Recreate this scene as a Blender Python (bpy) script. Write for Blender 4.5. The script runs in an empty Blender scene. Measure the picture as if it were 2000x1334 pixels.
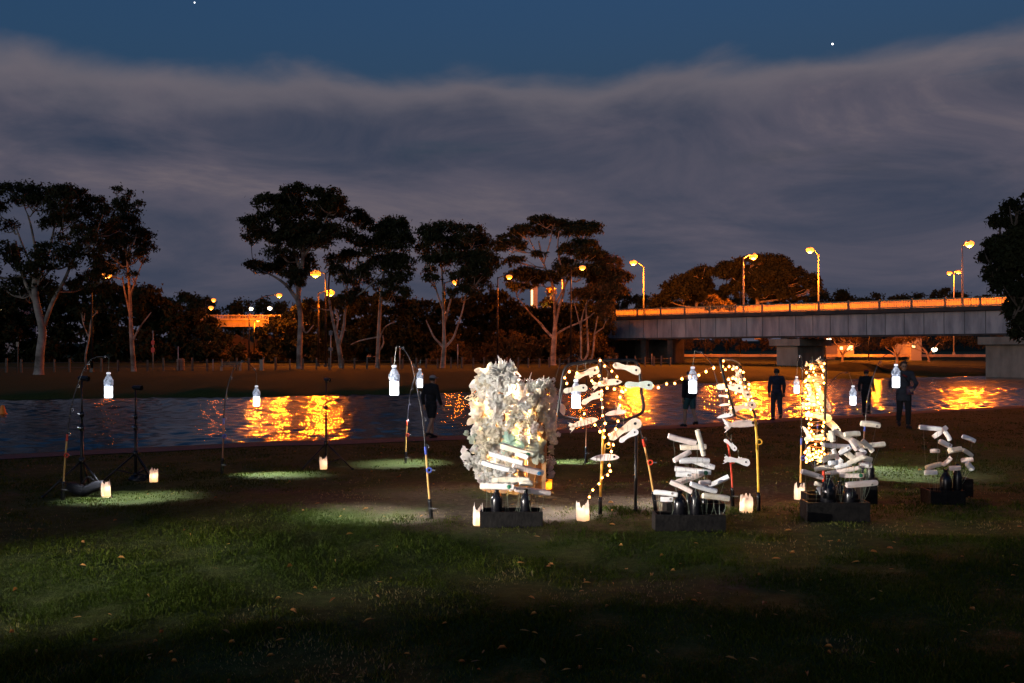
import bpy, bmesh, math, random
import numpy as np
from mathutils import Vector, Matrix, Euler

random.seed(7)
rng = np.random.default_rng(11)
R = math.radians
scene = bpy.context.scene
col = scene.collection

# ------------------------------------------------------------------ camera
CAM_H, FPX, HOR = 1.6, 1944.0, 680.0          # eye height, focal length in photo pixels, horizon row
cam_data = bpy.data.cameras.new('camera')
cam = bpy.data.objects.new('camera', cam_data)
col.objects.link(cam)
cam.location = (0, 0, CAM_H)
cam.rotation_euler = (R(90), 0, 0)
cam_data.sensor_width = 36.0
cam_data.lens = 36.0 * FPX / 2000.0
cam_data.shift_y = (HOR - 667.0) / 2000.0
cam_data.clip_end = 20000
scene.camera = cam

# ------------------------------------------------------------------ world: dusk sky with a bank of cloud
world = bpy.data.worlds.new('World')
scene.world = world
world.use_nodes = True
wn, wl = world.node_tree.nodes, world.node_tree.links
wn.clear()
w_out = wn.new('ShaderNodeOutputWorld')
SUN_EL, SUN_AZ = 4.5, 207.0                    # afterglow low behind the camera
sky = wn.new('ShaderNodeTexSky')
sky.sky_type = 'NISHITA'
sky.sun_disc = False
sky.sun_elevation = R(-2.5)
sky.sun_rotation = R(SUN_AZ)
sky.air_density = 1.0
sky.ozone_density = 2.0
bg_sky = wn.new('ShaderNodeBackground')
bg_sky.inputs[1].default_value = 1.15
tint = wn.new('ShaderNodeMix'); tint.data_type = 'RGBA'; tint.blend_type = 'MULTIPLY'
tint.inputs[0].default_value = 1.0
tint.inputs[7].default_value = (0.42, 1.02, 1.25, 1)
wl.new(sky.outputs[0], tint.inputs[6])
wl.new(tint.outputs[2], bg_sky.inputs[0])
tc = wn.new('ShaderNodeTexCoord')
sep = wn.new('ShaderNodeSeparateXYZ')
wl.new(tc.outputs['Generated'], sep.inputs[0])

def wmath(op, a, b=None, c=None):
    n = wn.new('ShaderNodeMath'); n.operation = op
    for i, s in enumerate((a, b, c)):
        if s is None: continue
        if isinstance(s, (int, float)): n.inputs[i].default_value = s
        else: wl.new(s, n.inputs[i])
    return n.outputs[0]

def wnoise(scale, mscale, detail=5, rough=0.55, dist=0.0, off=(0, 0, 0)):
    mp = wn.new('ShaderNodeMapping'); mp.inputs['Scale'].default_value = mscale
    mp.inputs['Location'].default_value = off
    wl.new(tc.outputs['Generated'], mp.inputs[0])
    n = wn.new('ShaderNodeTexNoise')
    n.inputs['Scale'].default_value = scale; n.inputs['Detail'].default_value = detail
    n.inputs['Roughness'].default_value = rough; n.inputs['Distortion'].default_value = dist
    wl.new(mp.outputs[0], n.inputs['Vector'])
    return n.outputs[0]

def wramp(fac, stops):
    r = wn.new('ShaderNodeValToRGB')
    while len(r.color_ramp.elements) < len(stops): r.color_ramp.elements.new(0.5)
    for e, (p, c) in zip(r.color_ramp.elements, stops):
        e.position = p; e.color = (*c, 1) if len(c) == 3 else c
    wl.new(fac, r.inputs[0])
    return r

n_edge = wnoise(8.0, (1, 1, 2.2), 5, 0.5, 0.3, (2.1, 1.4, 0))
n_low = wnoise(1.7, (1, 1, 1.0), 2, 0.5, 0.0, (0.3, 0.9, 0))
top = wmath('ADD', 0.264, wmath('MULTIPLY', sep.outputs[0], 0.010))
top = wmath('ADD', top, wmath('MULTIPLY', wmath('SUBTRACT', n_edge, 0.5), 0.07))
top = wmath('ADD', top, wmath('MULTIPLY', wmath('SUBTRACT', n_low, 0.5), 0.02))
below = wmath('SUBTRACT', top, sep.outputs[2])                 # > 0 inside the cloud bank
mk = wn.new('ShaderNodeMapRange'); mk.interpolation_type = 'SMOOTHSTEP'
mk.inputs[1].default_value = -0.014; mk.inputs[2].default_value = 0.018
wl.new(below, mk.inputs[0])
# thin breaks inside the bank
n_hole = wnoise(4.0, (1, 1, 5.5), 5, 0.55, 0.3, (1.3, 2.2, 0.5))
hole = wn.new('ShaderNodeMapRange'); hole.interpolation_type = 'SMOOTHSTEP'
hole.inputs[1].default_value = 0.54; hole.inputs[2].default_value = 0.72
hole.inputs[3].default_value = 1.0; hole.inputs[4].default_value = 0.45
wl.new(n_hole, hole.inputs[0])
hz = wn.new('ShaderNodeMapRange'); hz.interpolation_type = 'SMOOTHSTEP'; hz.inputs[1].default_value = 0.13; hz.inputs[2].default_value = 0.22
wl.new(sep.outputs[2], hz.inputs[0])
thin = wmath('SUBTRACT', 1.0, wmath('MULTIPLY', wmath('SUBTRACT', 1.0, hole.outputs[0]), hz.outputs[0]))
mask = wmath('MULTIPLY', mk.outputs[0], thin)
n_body = wnoise(3.0, (1, 1, 3.4), 9, 0.60, 0.9, (0.7, 3.2, 1.1))
body = wramp(n_body, [(0.30, (0.034, 0.048, 0.084)), (0.45, (0.062, 0.067, 0.101)), (0.57, (0.096, 0.089, 0.121)), (0.72, (0.172, 0.140, 0.155))])
rim = wn.new('ShaderNodeMapRange'); rim.interpolation_type = 'SMOOTHSTEP'
rim.inputs[1].default_value = 0.050; rim.inputs[2].default_value = 0.008
wl.new(below, rim.inputs[0])
rimmix = wn.new('ShaderNodeMix'); rimmix.data_type = 'RGBA'
wl.new(wmath('MULTIPLY', rim.outputs[0], 0.75), rimmix.inputs[0])
wl.new(body.outputs[0], rimmix.inputs[6]); rimmix.inputs[7].default_value = (0.155, 0.138, 0.160, 1)
bg_cloud = wn.new('ShaderNodeBackground')
wl.new(rimmix.outputs[2], bg_cloud.inputs[0])
bg_cloud.inputs[1].default_value = 1.0
wmix = wn.new('ShaderNodeMixShader')
wl.new(mask, wmix.inputs[0]); wl.new(bg_sky.outputs[0], wmix.inputs[1]); wl.new(bg_cloud.outputs[0], wmix.inputs[2])
wl.new(wmix.outputs[0], w_out.inputs[0])

# ------------------------------------------------------------------ sun: the last afterglow, very weak and soft
sun_data = bpy.data.lights.new('sun', 'SUN')
sun_data.energy = 0.6
sun_data.angle = R(25)
sun_data.color = (1.0, 0.93, 0.90)
sun = bpy.data.objects.new('sun', sun_data)
col.objects.link(sun)
sun_dir = Vector((math.sin(R(SUN_AZ)) * math.cos(R(SUN_EL)), math.cos(R(SUN_AZ)) * math.cos(R(SUN_EL)), math.sin(R(SUN_EL))))
sun.rotation_euler = sun_dir.to_track_quat('Z', 'Y').to_euler()
sun.location = (0, -20, 30)

vs = scene.view_settings
vs.view_transform = 'Standard'; vs.look = 'None'; vs.exposure = 0.0; vs.gamma = 1.0
vs.use_curve_mapping = False
scene.render.engine = 'CYCLES'
cy = scene.cycles
cy.use_denoising = True
cy.max_bounces = 6; cy.diffuse_bounces = 2; cy.glossy_bounces = 3; cy.transmission_bounces = 4; cy.transparent_max_bounces = 8
cy.caustics_reflective = False; cy.caustics_refractive = False
cy.sample_clamp_indirect = 4.0
cy.sample_clamp_direct = 0.0

# ------------------------------------------------------------------ helpers
def P(px, py, d):
    return Vector(((px - 1000.0) / FPX * d, d, CAM_H - (py - HOR) / FPX * d))

def slope(y):
    t = max(0.0, y - 9.0)
    return -0.028 * t if t < 40 else -1.12 - 0.002 * min(t - 40, 60)

def GP(px, py):
    """point of the near lawn seen at a photo pixel"""
    d = CAM_H * FPX / (py - HOR)
    if d > 9.0:
        d = (CAM_H - 0.028 * 9.0) / ((py - HOR) / FPX - 0.028)
    return Vector(((px - 1000.0) / FPX * d, d, slope(d)))

MATS = {}
def mat(name, color, rough=0.7, var=0.0, scale=8.0, color2=None, metallic=0.0, bump=0.0, bscale=None, spec=0.4, emit=None, estr=0.0, trans=0.0, coords='Object', emit_noise=False, stretch=None):
    m = bpy.data.materials.new(name); m.use_nodes = True
    nt = m.node_tree; n, l = nt.nodes, nt.links
    b = n['Principled BSDF']
    b.inputs['Base Color'].default_value = (*color, 1)
    b.inputs['Roughness'].default_value = rough
    b.inputs['Metallic'].default_value = metallic
    b.inputs['Specular IOR Level'].default_value = spec
    t = n.new('ShaderNodeTexCoord')
    if var > 0 or color2 is not None:
        nz = n.new('ShaderNodeTexNoise'); nz.inputs['Scale'].default_value = scale
        nz.inputs['Detail'].default_value = 5; nz.inputs['Roughness'].default_value = 0.6
        if stretch:
            mpg = n.new('ShaderNodeMapping'); mpg.inputs['Scale'].default_value = stretch
            gm_ = n.new('ShaderNodeNewGeometry'); l.new(gm_.outputs['Position'], mpg.inputs[0]); l.new(mpg.outputs[0], nz.inputs['Vector'])
        else: l.new(t.outputs[coords], nz.inputs['Vector'])
        rp = n.new('ShaderNodeValToRGB')
        c2 = color2 if color2 is not None else tuple(min(1, c * (1 + var)) for c in color)
        c1 = color if color2 is not None else tuple(c * (1 - var) for c in color)
        rp.color_ramp.elements[0].position = 0.36; rp.color_ramp.elements[0].color = (*c1, 1)
        rp.color_ramp.elements[1].position = 0.64; rp.color_ramp.elements[1].color = (*c2, 1)
        l.new(nz.outputs[0], rp.inputs[0]); l.new(rp.outputs[0], b.inputs['Base Color'])
    if bump > 0:
        nb = n.new('ShaderNodeTexNoise'); nb.inputs['Scale'].default_value = bscale or scale * 3
        nb.inputs['Detail'].default_value = 4
        l.new(t.outputs[coords], nb.inputs['Vector'])
        bp = n.new('ShaderNodeBump'); bp.inputs['Strength'].default_value = bump; bp.inputs['Distance'].default_value = 0.02
        l.new(nb.outputs[0], bp.inputs['Height']); l.new(bp.outputs[0], b.inputs['Normal'])
    if emit is not None:
        b.inputs['Emission Color'].default_value = (*emit, 1); b.inputs['Emission Strength'].default_value = estr
    if emit_noise: l.new(rp.outputs[0], b.inputs['Emission Color'])
    if trans > 0:
        tr = n.new('ShaderNodeBsdfTranslucent'); tr.inputs[0].default_value = (*color, 1)
        mx = n.new('ShaderNodeMixShader'); mx.inputs[0].default_value = trans
        l.new(b.outputs[0], mx.inputs[1]); l.new(tr.outputs[0], mx.inputs[2])
        l.new(mx.outputs[0], n['Material Output'].inputs[0])
    MATS[name] = m
    return m

def tag(o, label=None, cat=None, group=None, kind=None):
    if label: o['label'] = label
    if cat: o['category'] = cat
    if group: o['group'] = group
    if kind: o['kind'] = kind
    return o

def thing(name, label, cat, loc=(0, 0, 0), group=None):
    o = bpy.data.objects.new(name, None)
    o.empty_display_size = 0.1
    col.objects.link(o); o.location = loc
    return tag(o, label, cat, group)

def wloc(o):
    v = Vector(o.location); p = o.parent
    while p is not None:
        v = v + Vector(p.location); p = p.parent
    return v

def link_mesh(name, me, m=None, parent=None, origin=(0, 0, 0), rot=None, scale=None):
    """mesh object at a world origin (no ancestor is rotated)"""
    o = bpy.data.objects.new(name, me)
    col.objects.link(o)
    if m is not None and not me.materials: me.materials.append(m)
    loc = Vector(origin)
    if parent is not None:
        o.parent = parent
        loc = loc - wloc(parent)
    o.location = loc
    if rot is not None: o.rotation_euler = rot
    if scale is not None: o.scale = scale
    return o

class MB:
    def __init__(s): s.v = []; s.f = []
    def add(s, vs, fs):
        k = len(s.v); s.v += [tuple(x) for x in vs]; s.f += [tuple(i + k for i in f) for f in fs]; return s
    def box(s, c, size, rot=None, taper=1.0):
        x, y, z = (a / 2 for a in size); c = Vector(c)
        q = [Vector(p) for p in ((-x, -y, -z), (x, -y, -z), (x, y, -z), (-x, y, -z), (-x * taper, -y * taper, z), (x * taper, -y * taper, z), (x * taper, y * taper, z), (-x * taper, y * taper, z))]
        if rot is not None: q = [rot @ p for p in q]
        return s.add([p + c for p in q], [(3, 2, 1, 0), (4, 5, 6, 7), (0, 1, 5, 4), (1, 2, 6, 5), (2, 3, 7, 6), (3, 0, 4, 7)])
    def tube(s, pts, rad, n=8, cap=True, flat=1.0):
        pts = [Vector(p) for p in pts]
        if isinstance(rad, (int, float)): rad = [rad] * len(pts)
        k = len(pts); vs, fs = [], []
        up = None
        for i, p in enumerate(pts):
            t = (pts[min(i + 1, k - 1)] - pts[max(i - 1, 0)])
            t = t.normalized() if t.length > 1e-9 else Vector((0, 0, 1))
            if up is None:
                a = Vector((0, 1, 0)) if abs(t.y) < 0.9 else Vector((1, 0, 0))
                up = t.cross(a).normalized()
            else:
                up = (up - t * up.dot(t)); up = up.normalized() if up.length > 1e-6 else t.orthogonal().normalized()
            b = t.cross(up)
            for j in range(n):
                an = 2 * math.pi * j / n
                vs.append(p + (up * math.cos(an) + b * math.sin(an) * flat) * rad[i])
        for i in range(k - 1):
            for j in range(n):
                a, b2 = i * n + j, i * n + (j + 1) % n
                fs.append((a, b2, b2 + n, a + n))
        if cap:
            fs.append(tuple(reversed(range(n)))); fs.append(tuple(range((k - 1) * n, k * n)))
        return s.add(vs, fs)
    def ball(s, c, r, seg=10, ring=7):
        c = Vector(c); r = Vector((r, r, r)) if isinstance(r, (int, float)) else Vector(r)
        vs = [c + Vector((0, 0, r.z))]; fs = []
        for i in range(1, ring):
            th = math.pi * i / ring
            for j in range(seg):
                ph = 2 * math.pi * j / seg
                vs.append(c + Vector((r.x * math.sin(th) * math.cos(ph), r.y * math.sin(th) * math.sin(ph), r.z * math.cos(th))))
        vs.append(c - Vector((0, 0, r.z)))
        for j in range(seg): fs.append((0, 1 + j, 1 + (j + 1) % seg))
        for i in range(ring - 2):
            for j in range(seg):
                a, b = 1 + i * seg + j, 1 + i * seg + (j + 1) % seg
                fs.append((a, a + seg, b + seg, b))
        e = len(vs) - 1; o = 1 + (ring - 2) * seg
        for j in range(seg): fs.append((e, o + (j + 1) % seg, o + j))
        return s.add(vs, fs)
    def lathe(s, prof, c=(0, 0, 0), n=16, cap=True, sq=0.0):
        c = Vector(c); vs, fs = [], []
        for (r, z) in prof:
            for j in range(n):
                a = 2 * math.pi * j / n
                q = 1.0 + sq * (math.cos(4 * a) * -0.5 + 0.5)
                vs.append(c + Vector((r * q * math.cos(a), r * q * math.sin(a), z)))
        for i in range(len(prof) - 1):
            for j in range(n):
                a, b = i * n + j, i * n + (j + 1) % n
                fs.append((a, b, b + n, a + n))
        if cap:
            fs.append(tuple(reversed(range(n)))); fs.append(tuple(range((len(prof) - 1) * n, len(prof) * n)))
        return s.add(vs, fs)
    def prism(s, poly, th, M):
        k = len(poly)
        vs = [M @ Vector((x, -th / 2, z)) for x, z in poly] + [M @ Vector((x, th / 2, z)) for x, z in poly]
        fs = [tuple(range(k)), tuple(reversed(range(k, 2 * k)))]
        for i in range(k):
            j = (i + 1) % k
            fs.append((j, i, i + k, j + k))
        return s.add(vs, fs)
    def mesh(s, name, m=None, smooth=False, origin=(0, 0, 0)):
        me = bpy.data.meshes.new(name)
        o = Vector(origin)
        me.from_pydata([tuple(Vector(p) - o) for p in s.v], [], s.f)
        if smooth: me.polygons.foreach_set('use_smooth', [True] * len(me.polygons))
        if m is not None: me.materials.append(m)
        me.update()
        return me
    def build(s, name, m, parent=None, smooth=False, origin=None):
        if origin is None: origin = wloc(parent) if parent is not None else (0, 0, 0)
        return link_mesh(name, s.mesh(name, m, smooth, origin), None, parent, origin)

def fast_mesh(name, verts, faces, m=None, smooth=False):
    """numpy arrays: verts (n,3), faces (k,3) or (k,4)"""
    me = bpy.data.meshes.new(name)
    verts = np.asarray(verts, dtype=np.float32); faces = np.asarray(faces, dtype=np.int32)
    k, w = faces.shape
    me.vertices.add(len(verts)); me.vertices.foreach_set('co', verts.ravel())
    me.loops.add(k * w); me.loops.foreach_set('vertex_index', faces.ravel())
    me.polygons.add(k)
    me.polygons.foreach_set('loop_start', np.arange(0, k * w, w, dtype=np.int32))
    if smooth: me.polygons.foreach_set('use_smooth', np.ones(k, dtype=bool))
    if m is not None: me.materials.append(m)
    me.update(calc_edges=True)
    return me

def lamp_light(name, kind, loc, energy, color, parent=None, radius=0.05, target=None, spot=None, blend=0.5):
    ld = bpy.data.lights.new(name, kind)
    ld.energy = energy; ld.color = color; ld.shadow_soft_size = radius
    o = bpy.data.objects.new(name, ld); col.objects.link(o)
    loc = Vector(loc)
    o.location = loc
    if target is not None:
        o.rotation_euler = (loc - Vector(target)).to_track_quat('Z', 'Y').to_euler()
    if spot: ld.spot_size = R(spot); ld.spot_blend = blend
    if parent is not None:
        o.parent = parent; o.location = loc - wloc(parent)
    return o

def curve_pts(pts, n=6):
    """Catmull-Rom through points"""
    pts = [Vector(p) for p in pts]
    q = [pts[0] * 2 - pts[1]] + pts + [pts[-1] * 2 - pts[-2]]
    out = []
    for i in range(1, len(q) - 2):
        a, b, c, d = q[i - 1], q[i], q[i + 1], q[i + 2]
        for j in range(n):
            t = j / n
            out.append(0.5 * ((2 * b) + (c - a) * t + (2 * a - 5 * b + 4 * c - d) * t * t + (3 * b - a - 3 * c + d) * t ** 3))
    out.append(pts[-1])
    return out

SODIUM = (1.0, 0.175, 0.004)
WARM = (1.0, 0.58, 0.22)
LED = (0.86, 0.90, 1.0)

# ------------------------------------------------------------------ materials
mat('bark', (0.10, 0.086, 0.07), 0.85, color2=(0.34, 0.305, 0.26), scale=0.9, bump=0.5, bscale=4, spec=0.2)
mat('dark_bark', (0.05, 0.04, 0.03), 0.9, color2=(0.12, 0.09, 0.07), scale=1.5, bump=0.5, bscale=5, spec=0.2)
mat('leaf', (0.022, 0.027, 0.010), 0.8, color2=(0.042, 0.043, 0.016), scale=0.5, trans=0.25, spec=0.15)
mat('leaf_dark', (0.014, 0.018, 0.008), 0.85, color2=(0.028, 0.031, 0.012), scale=0.4, trans=0.2, spec=0.1)  # darker leaf copy: shade on trees behind the bridge put into the colour
mat('leaf_lit', (0.06, 0.05, 0.02), 0.75, color2=(0.11, 0.075, 0.03), scale=0.6, trans=0.3, spec=0.15)  # lighter, redder leaf copy: sodium glow on foliage put into the colour
mat('steel_grey', (0.19, 0.21, 0.235), 0.6, color2=(0.37, 0.385, 0.40), scale=0.9, stretch=(1, 1, 0.22), bump=0.1, bscale=2)
mat('seam_grey', (0.09, 0.098, 0.105), 0.7, var=0.2, scale=1.0)
mat('concrete', (0.17, 0.15, 0.12), 0.85, color2=(0.30, 0.265, 0.21), scale=0.6, stretch=(1, 1, 0.35), bump=0.3, bscale=5)
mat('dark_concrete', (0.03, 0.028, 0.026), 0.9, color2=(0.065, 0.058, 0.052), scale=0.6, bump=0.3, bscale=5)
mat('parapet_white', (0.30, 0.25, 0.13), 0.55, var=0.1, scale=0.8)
mat('galvanised', (0.30, 0.30, 0.28), 0.45, var=0.12, scale=1.2, metallic=0.3)
mat('lamp_housing', (0.20, 0.20, 0.20), 0.5, var=0.1)
mat('sodium_lens', (0.9, 0.6, 0.3), 0.4, emit=(1.0, 0.22, 0.012), estr=2.6, var=0.02)
mat('sodium_bulb', (0.9, 0.6, 0.3), 0.4, emit=(1.0, 0.46, 0.12), estr=7.0, var=0.02)
mat('white_bulb', (0.9, 0.9, 0.8), 0.4, emit=(1.0, 0.9, 0.7), estr=14.0, var=0.02)
mat('white_lens', (0.9, 0.9, 0.8), 0.4, emit=(1.0, 0.88, 0.62), estr=5.0, var=0.02)
mat('timber_grey', (0.06, 0.052, 0.04), 0.85, color2=(0.12, 0.10, 0.08), scale=3.0, bump=0.3)
mat('wire', (0.08, 0.08, 0.08), 0.6, var=0.1)
mat('asphalt', (0.020, 0.021, 0.024), 0.9, color2=(0.034, 0.034, 0.038), scale=6.0, bump=0.4, bscale=60)
mat('black_metal', (0.006, 0.006, 0.007), 0.42, var=0.15, scale=12, spec=0.3)
mat('black_plastic', (0.005, 0.005, 0.007), 0.25, var=0.15, scale=10, spec=0.4)
mat('black_timber', (0.0035, 0.0033, 0.0035), 0.7, color2=(0.010, 0.009, 0.0085), scale=14, bump=0.35, bscale=40, spec=0.12)
mat('chrome', (0.62, 0.62, 0.62), 0.22, var=0.1, metallic=0.9)
mat('foam_white', (0.80, 0.78, 0.77), 0.75, color2=(0.90, 0.88, 0.86), scale=22, bump=0.35, bscale=120, spec=0.25)
mat('foam_cream', (0.76, 0.66, 0.50), 0.75, color2=(0.88, 0.80, 0.66), scale=20, bump=0.35, bscale=120, spec=0.25)
mat('foam_green', (0.58, 0.68, 0.58), 0.75, color2=(0.72, 0.80, 0.70), scale=20, bump=0.35, bscale=120, spec=0.25)
mat('foam_pink', (0.74, 0.60, 0.54), 0.75, color2=(0.84, 0.72, 0.66), scale=20, bump=0.35, bscale=120, spec=0.25)
mat('cap_green', (0.01, 0.13, 0.06), 0.35, var=0.2, scale=40)
mat('cap_blue', (0.05, 0.20, 0.38), 0.35, var=0.2, scale=40)
mat('stamp_grey', (0.25, 0.22, 0.19), 0.6, var=0.3, scale=90)
mat('eye_dark', (0.012, 0.012, 0.02), 0.4, var=0.2)
mat('nylon', (0.16, 0.20, 0.15), 0.3, var=0.1)
mat('cork', (0.40, 0.22, 0.09), 0.6, color2=(0.52, 0.32, 0.13), scale=20)
mat('rod_black', (0.018, 0.018, 0.022), 0.25, var=0.2, scale=30, spec=0.6)
mat('rod_gold', (0.55, 0.30, 0.08), 0.35, color2=(0.66, 0.40, 0.12), scale=14)
mat('rod_red', (0.45, 0.03, 0.02), 0.4, color2=(0.62, 0.07, 0.03), scale=16)
mat('rod_blue', (0.03, 0.06, 0.34), 0.4, color2=(0.06, 0.11, 0.45), scale=16)
mat('rod_brown', (0.26, 0.10, 0.05), 0.4, color2=(0.36, 0.16, 0.08), scale=16)
mat('yellow_plastic', (0.72, 0.42, 0.04), 0.4, var=0.1)
mat('red_plastic', (0.62, 0.05, 0.02), 0.4, var=0.1)
mat('jug_plastic', (0.86, 0.80, 0.74), 0.45, color2=(0.92, 0.88, 0.83), scale=14, trans=0.6, bump=0.15, bscale=30)
mat('candle', (0.9, 0.6, 0.3), 0.5, emit=(1.0, 0.50, 0.14), estr=6.0, var=0.02)
mat('amber_shell', (0.9, 0.50, 0.09), 0.4, color2=(0.95, 0.60, 0.14), scale=12, trans=0.65)
mat('bulb', (1.0, 0.8, 0.6), 0.4, emit=(1.0, 0.33, 0.055), estr=24.0, var=0.02)
mat('cord_copper', (0.30, 0.14, 0.05), 0.4, var=0.2)
mat('led_plastic', (0.9, 0.92, 1.0), 0.4, emit=(0.88, 0.92, 1.0), estr=3.6, var=0.03)
mat('pet_plastic', (0.10, 0.13, 0.19), 0.18, color2=(0.80, 0.86, 1.0), scale=26, trans=0.35, bump=0.8, bscale=45, spec=0.8, emit=(0.7, 0.8, 1.0), estr=0.55, emit_noise=True)  # emission stands in for lamp light shining through the upper bottle
mat('lens_glass', (0.05, 0.05, 0.06), 0.2, var=0.1)
mat('cap_white', (0.82, 0.82, 0.86), 0.4, var=0.05, emit=(0.9, 0.93, 1.0), estr=0.7)
mat('orange_plastic', (0.85, 0.24, 0.02), 0.5, var=0.1)
mat('plastic_white', (0.86, 0.82, 0.74), 0.5, color2=(0.94, 0.92, 0.87), scale=18, trans=0.44, bump=0.5, bscale=50, spec=0.4)
mat('plastic_grey', (0.62, 0.62, 0.66), 0.5, color2=(0.80, 0.80, 0.84), scale=18, trans=0.25, bump=0.5, bscale=50, spec=0.4)
mat('plastic_cream', (0.78, 0.68, 0.50), 0.5, color2=(0.90, 0.82, 0.66), scale=18, trans=0.42, bump=0.5, bscale=50, spec=0.4)
mat('plastic_green', (0.36, 0.62, 0.50), 0.45, color2=(0.58, 0.78, 0.66), scale=12, trans=0.35, bump=0.5, bscale=40, spec=0.4)
mat('plastic_olive', (0.42, 0.47, 0.36), 0.45, color2=(0.66, 0.70, 0.60), scale=12, trans=0.30, bump=0.6, bscale=40, spec=0.4)
mat('plastic_pink', (0.74, 0.62, 0.58), 0.5, color2=(0.84, 0.74, 0.70), scale=18, trans=0.35, bump=0.5, bscale=50, spec=0.4)
mat('stave_wood', (0.30, 0.14, 0.05), 0.6, color2=(0.46, 0.24, 0.10), scale=9, bump=0.4, bscale=30)
mat('skin', (0.30, 0.16, 0.10), 0.55, var=0.08, scale=20)
mat('hair_dark', (0.02, 0.014, 0.010), 0.6, var=0.3, scale=60, bump=0.6, bscale=120)
mat('cloth_black', (0.004, 0.004, 0.006), 0.9, var=0.25, scale=20, bump=0.3, bscale=60)
mat('cloth_navy', (0.012, 0.014, 0.022), 0.85, color2=(0.022, 0.026, 0.038), scale=14, bump=0.35, bscale=50)
mat('cloth_blue', (0.008, 0.013, 0.03), 0.85, var=0.25, scale=14, bump=0.3, bscale=50)
mat('cloth_teal', (0.015, 0.05, 0.055), 0.85, var=0.2, scale=14, bump=0.3, bscale=50)
mat('cloth_red', (0.12, 0.01, 0.01), 0.85, var=0.2, scale=14, bump=0.3, bscale=50)
mat('cloth_grey', (0.12, 0.12, 0.13), 0.85, var=0.2, scale=14, bump=0.3, bscale=50)
mat('cloth_white', (0.22, 0.22, 0.22), 0.85, var=0.1, scale=14, bump=0.3, bscale=50)
mat('bag_brown', (0.09, 0.035, 0.02), 0.7, color2=(0.04, 0.02, 0.07), scale=12)
mat('building_grey', (0.22, 0.23, 0.24), 0.8, var=0.1, scale=0.6)
mat('render_cream', (0.30, 0.27, 0.22), 0.8, var=0.1, scale=0.6)
mat('lit_window', (0.8, 0.6, 0.3), 0.4, emit=(1.0, 0.72, 0.32), estr=2.2, var=0.1)
mat('roof_dark', (0.05, 0.04, 0.04), 0.8, var=0.2, scale=2)
mat('sign_red', (0.5, 0.03, 0.02), 0.5, var=0.1)
mat('star_glow', (1, 1, 1), 0.5, emit=(0.9, 0.95, 1.0), estr=4.0, var=0.01)

# ================================================================== SETTING
LX = np.array([-8.95, -5.2, 0.0, 5.95, 19.4, 24.0]); LY = np.array([17.4, 20.1, 23.7, 28.9, 41.9, 45.8])
FX = np.array([-36.0, -18.8, -4.2, 15.4, 36.7, 54.7]); FY = np.array([70.0, 73.0, 81.0, 100.0, 115.0, 125.0])
def ext(x, X, Y, s0, s1):
    y = np.interp(x, X, Y)
    y = np.where(x < X[0], Y[0] + (x - X[0]) * s0, y)
    return np.where(x > X[-1], Y[-1] + (x - X[-1]) * s1, y)
def lip(x): return ext(np.asarray(x, float), LX, LY, 0.70, 0.6) + 0.25 * np.sin(np.asarray(x) * 0.9) + 0.12 * np.sin(np.asarray(x) * 2.3)
def far(x): return ext(np.asarray(x, float), FX, FY, 0.62, 0.60) + 0.8 * np.sin(np.asarray(x) * 0.21)
WATER_Z, FAR_Z = -2.0, -0.9

def near_z(x, y):
    t = np.maximum(0.0, y - 9.0)
    z = np.where(t < 40, -0.028 * t, -1.12 - 0.002 * np.minimum(t - 40, 60))
    fade = np.clip((lip(x) - 3.0 - y) / 2.0, 0, 1)
    return z + fade * 0.012 * (np.sin(x * 1.7 + 0.6 * y) + np.sin(y * 2.3 - 0.9 * x) + np.sin(x * 4.1 + 1.0) * np.sin(y * 3.7))

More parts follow.
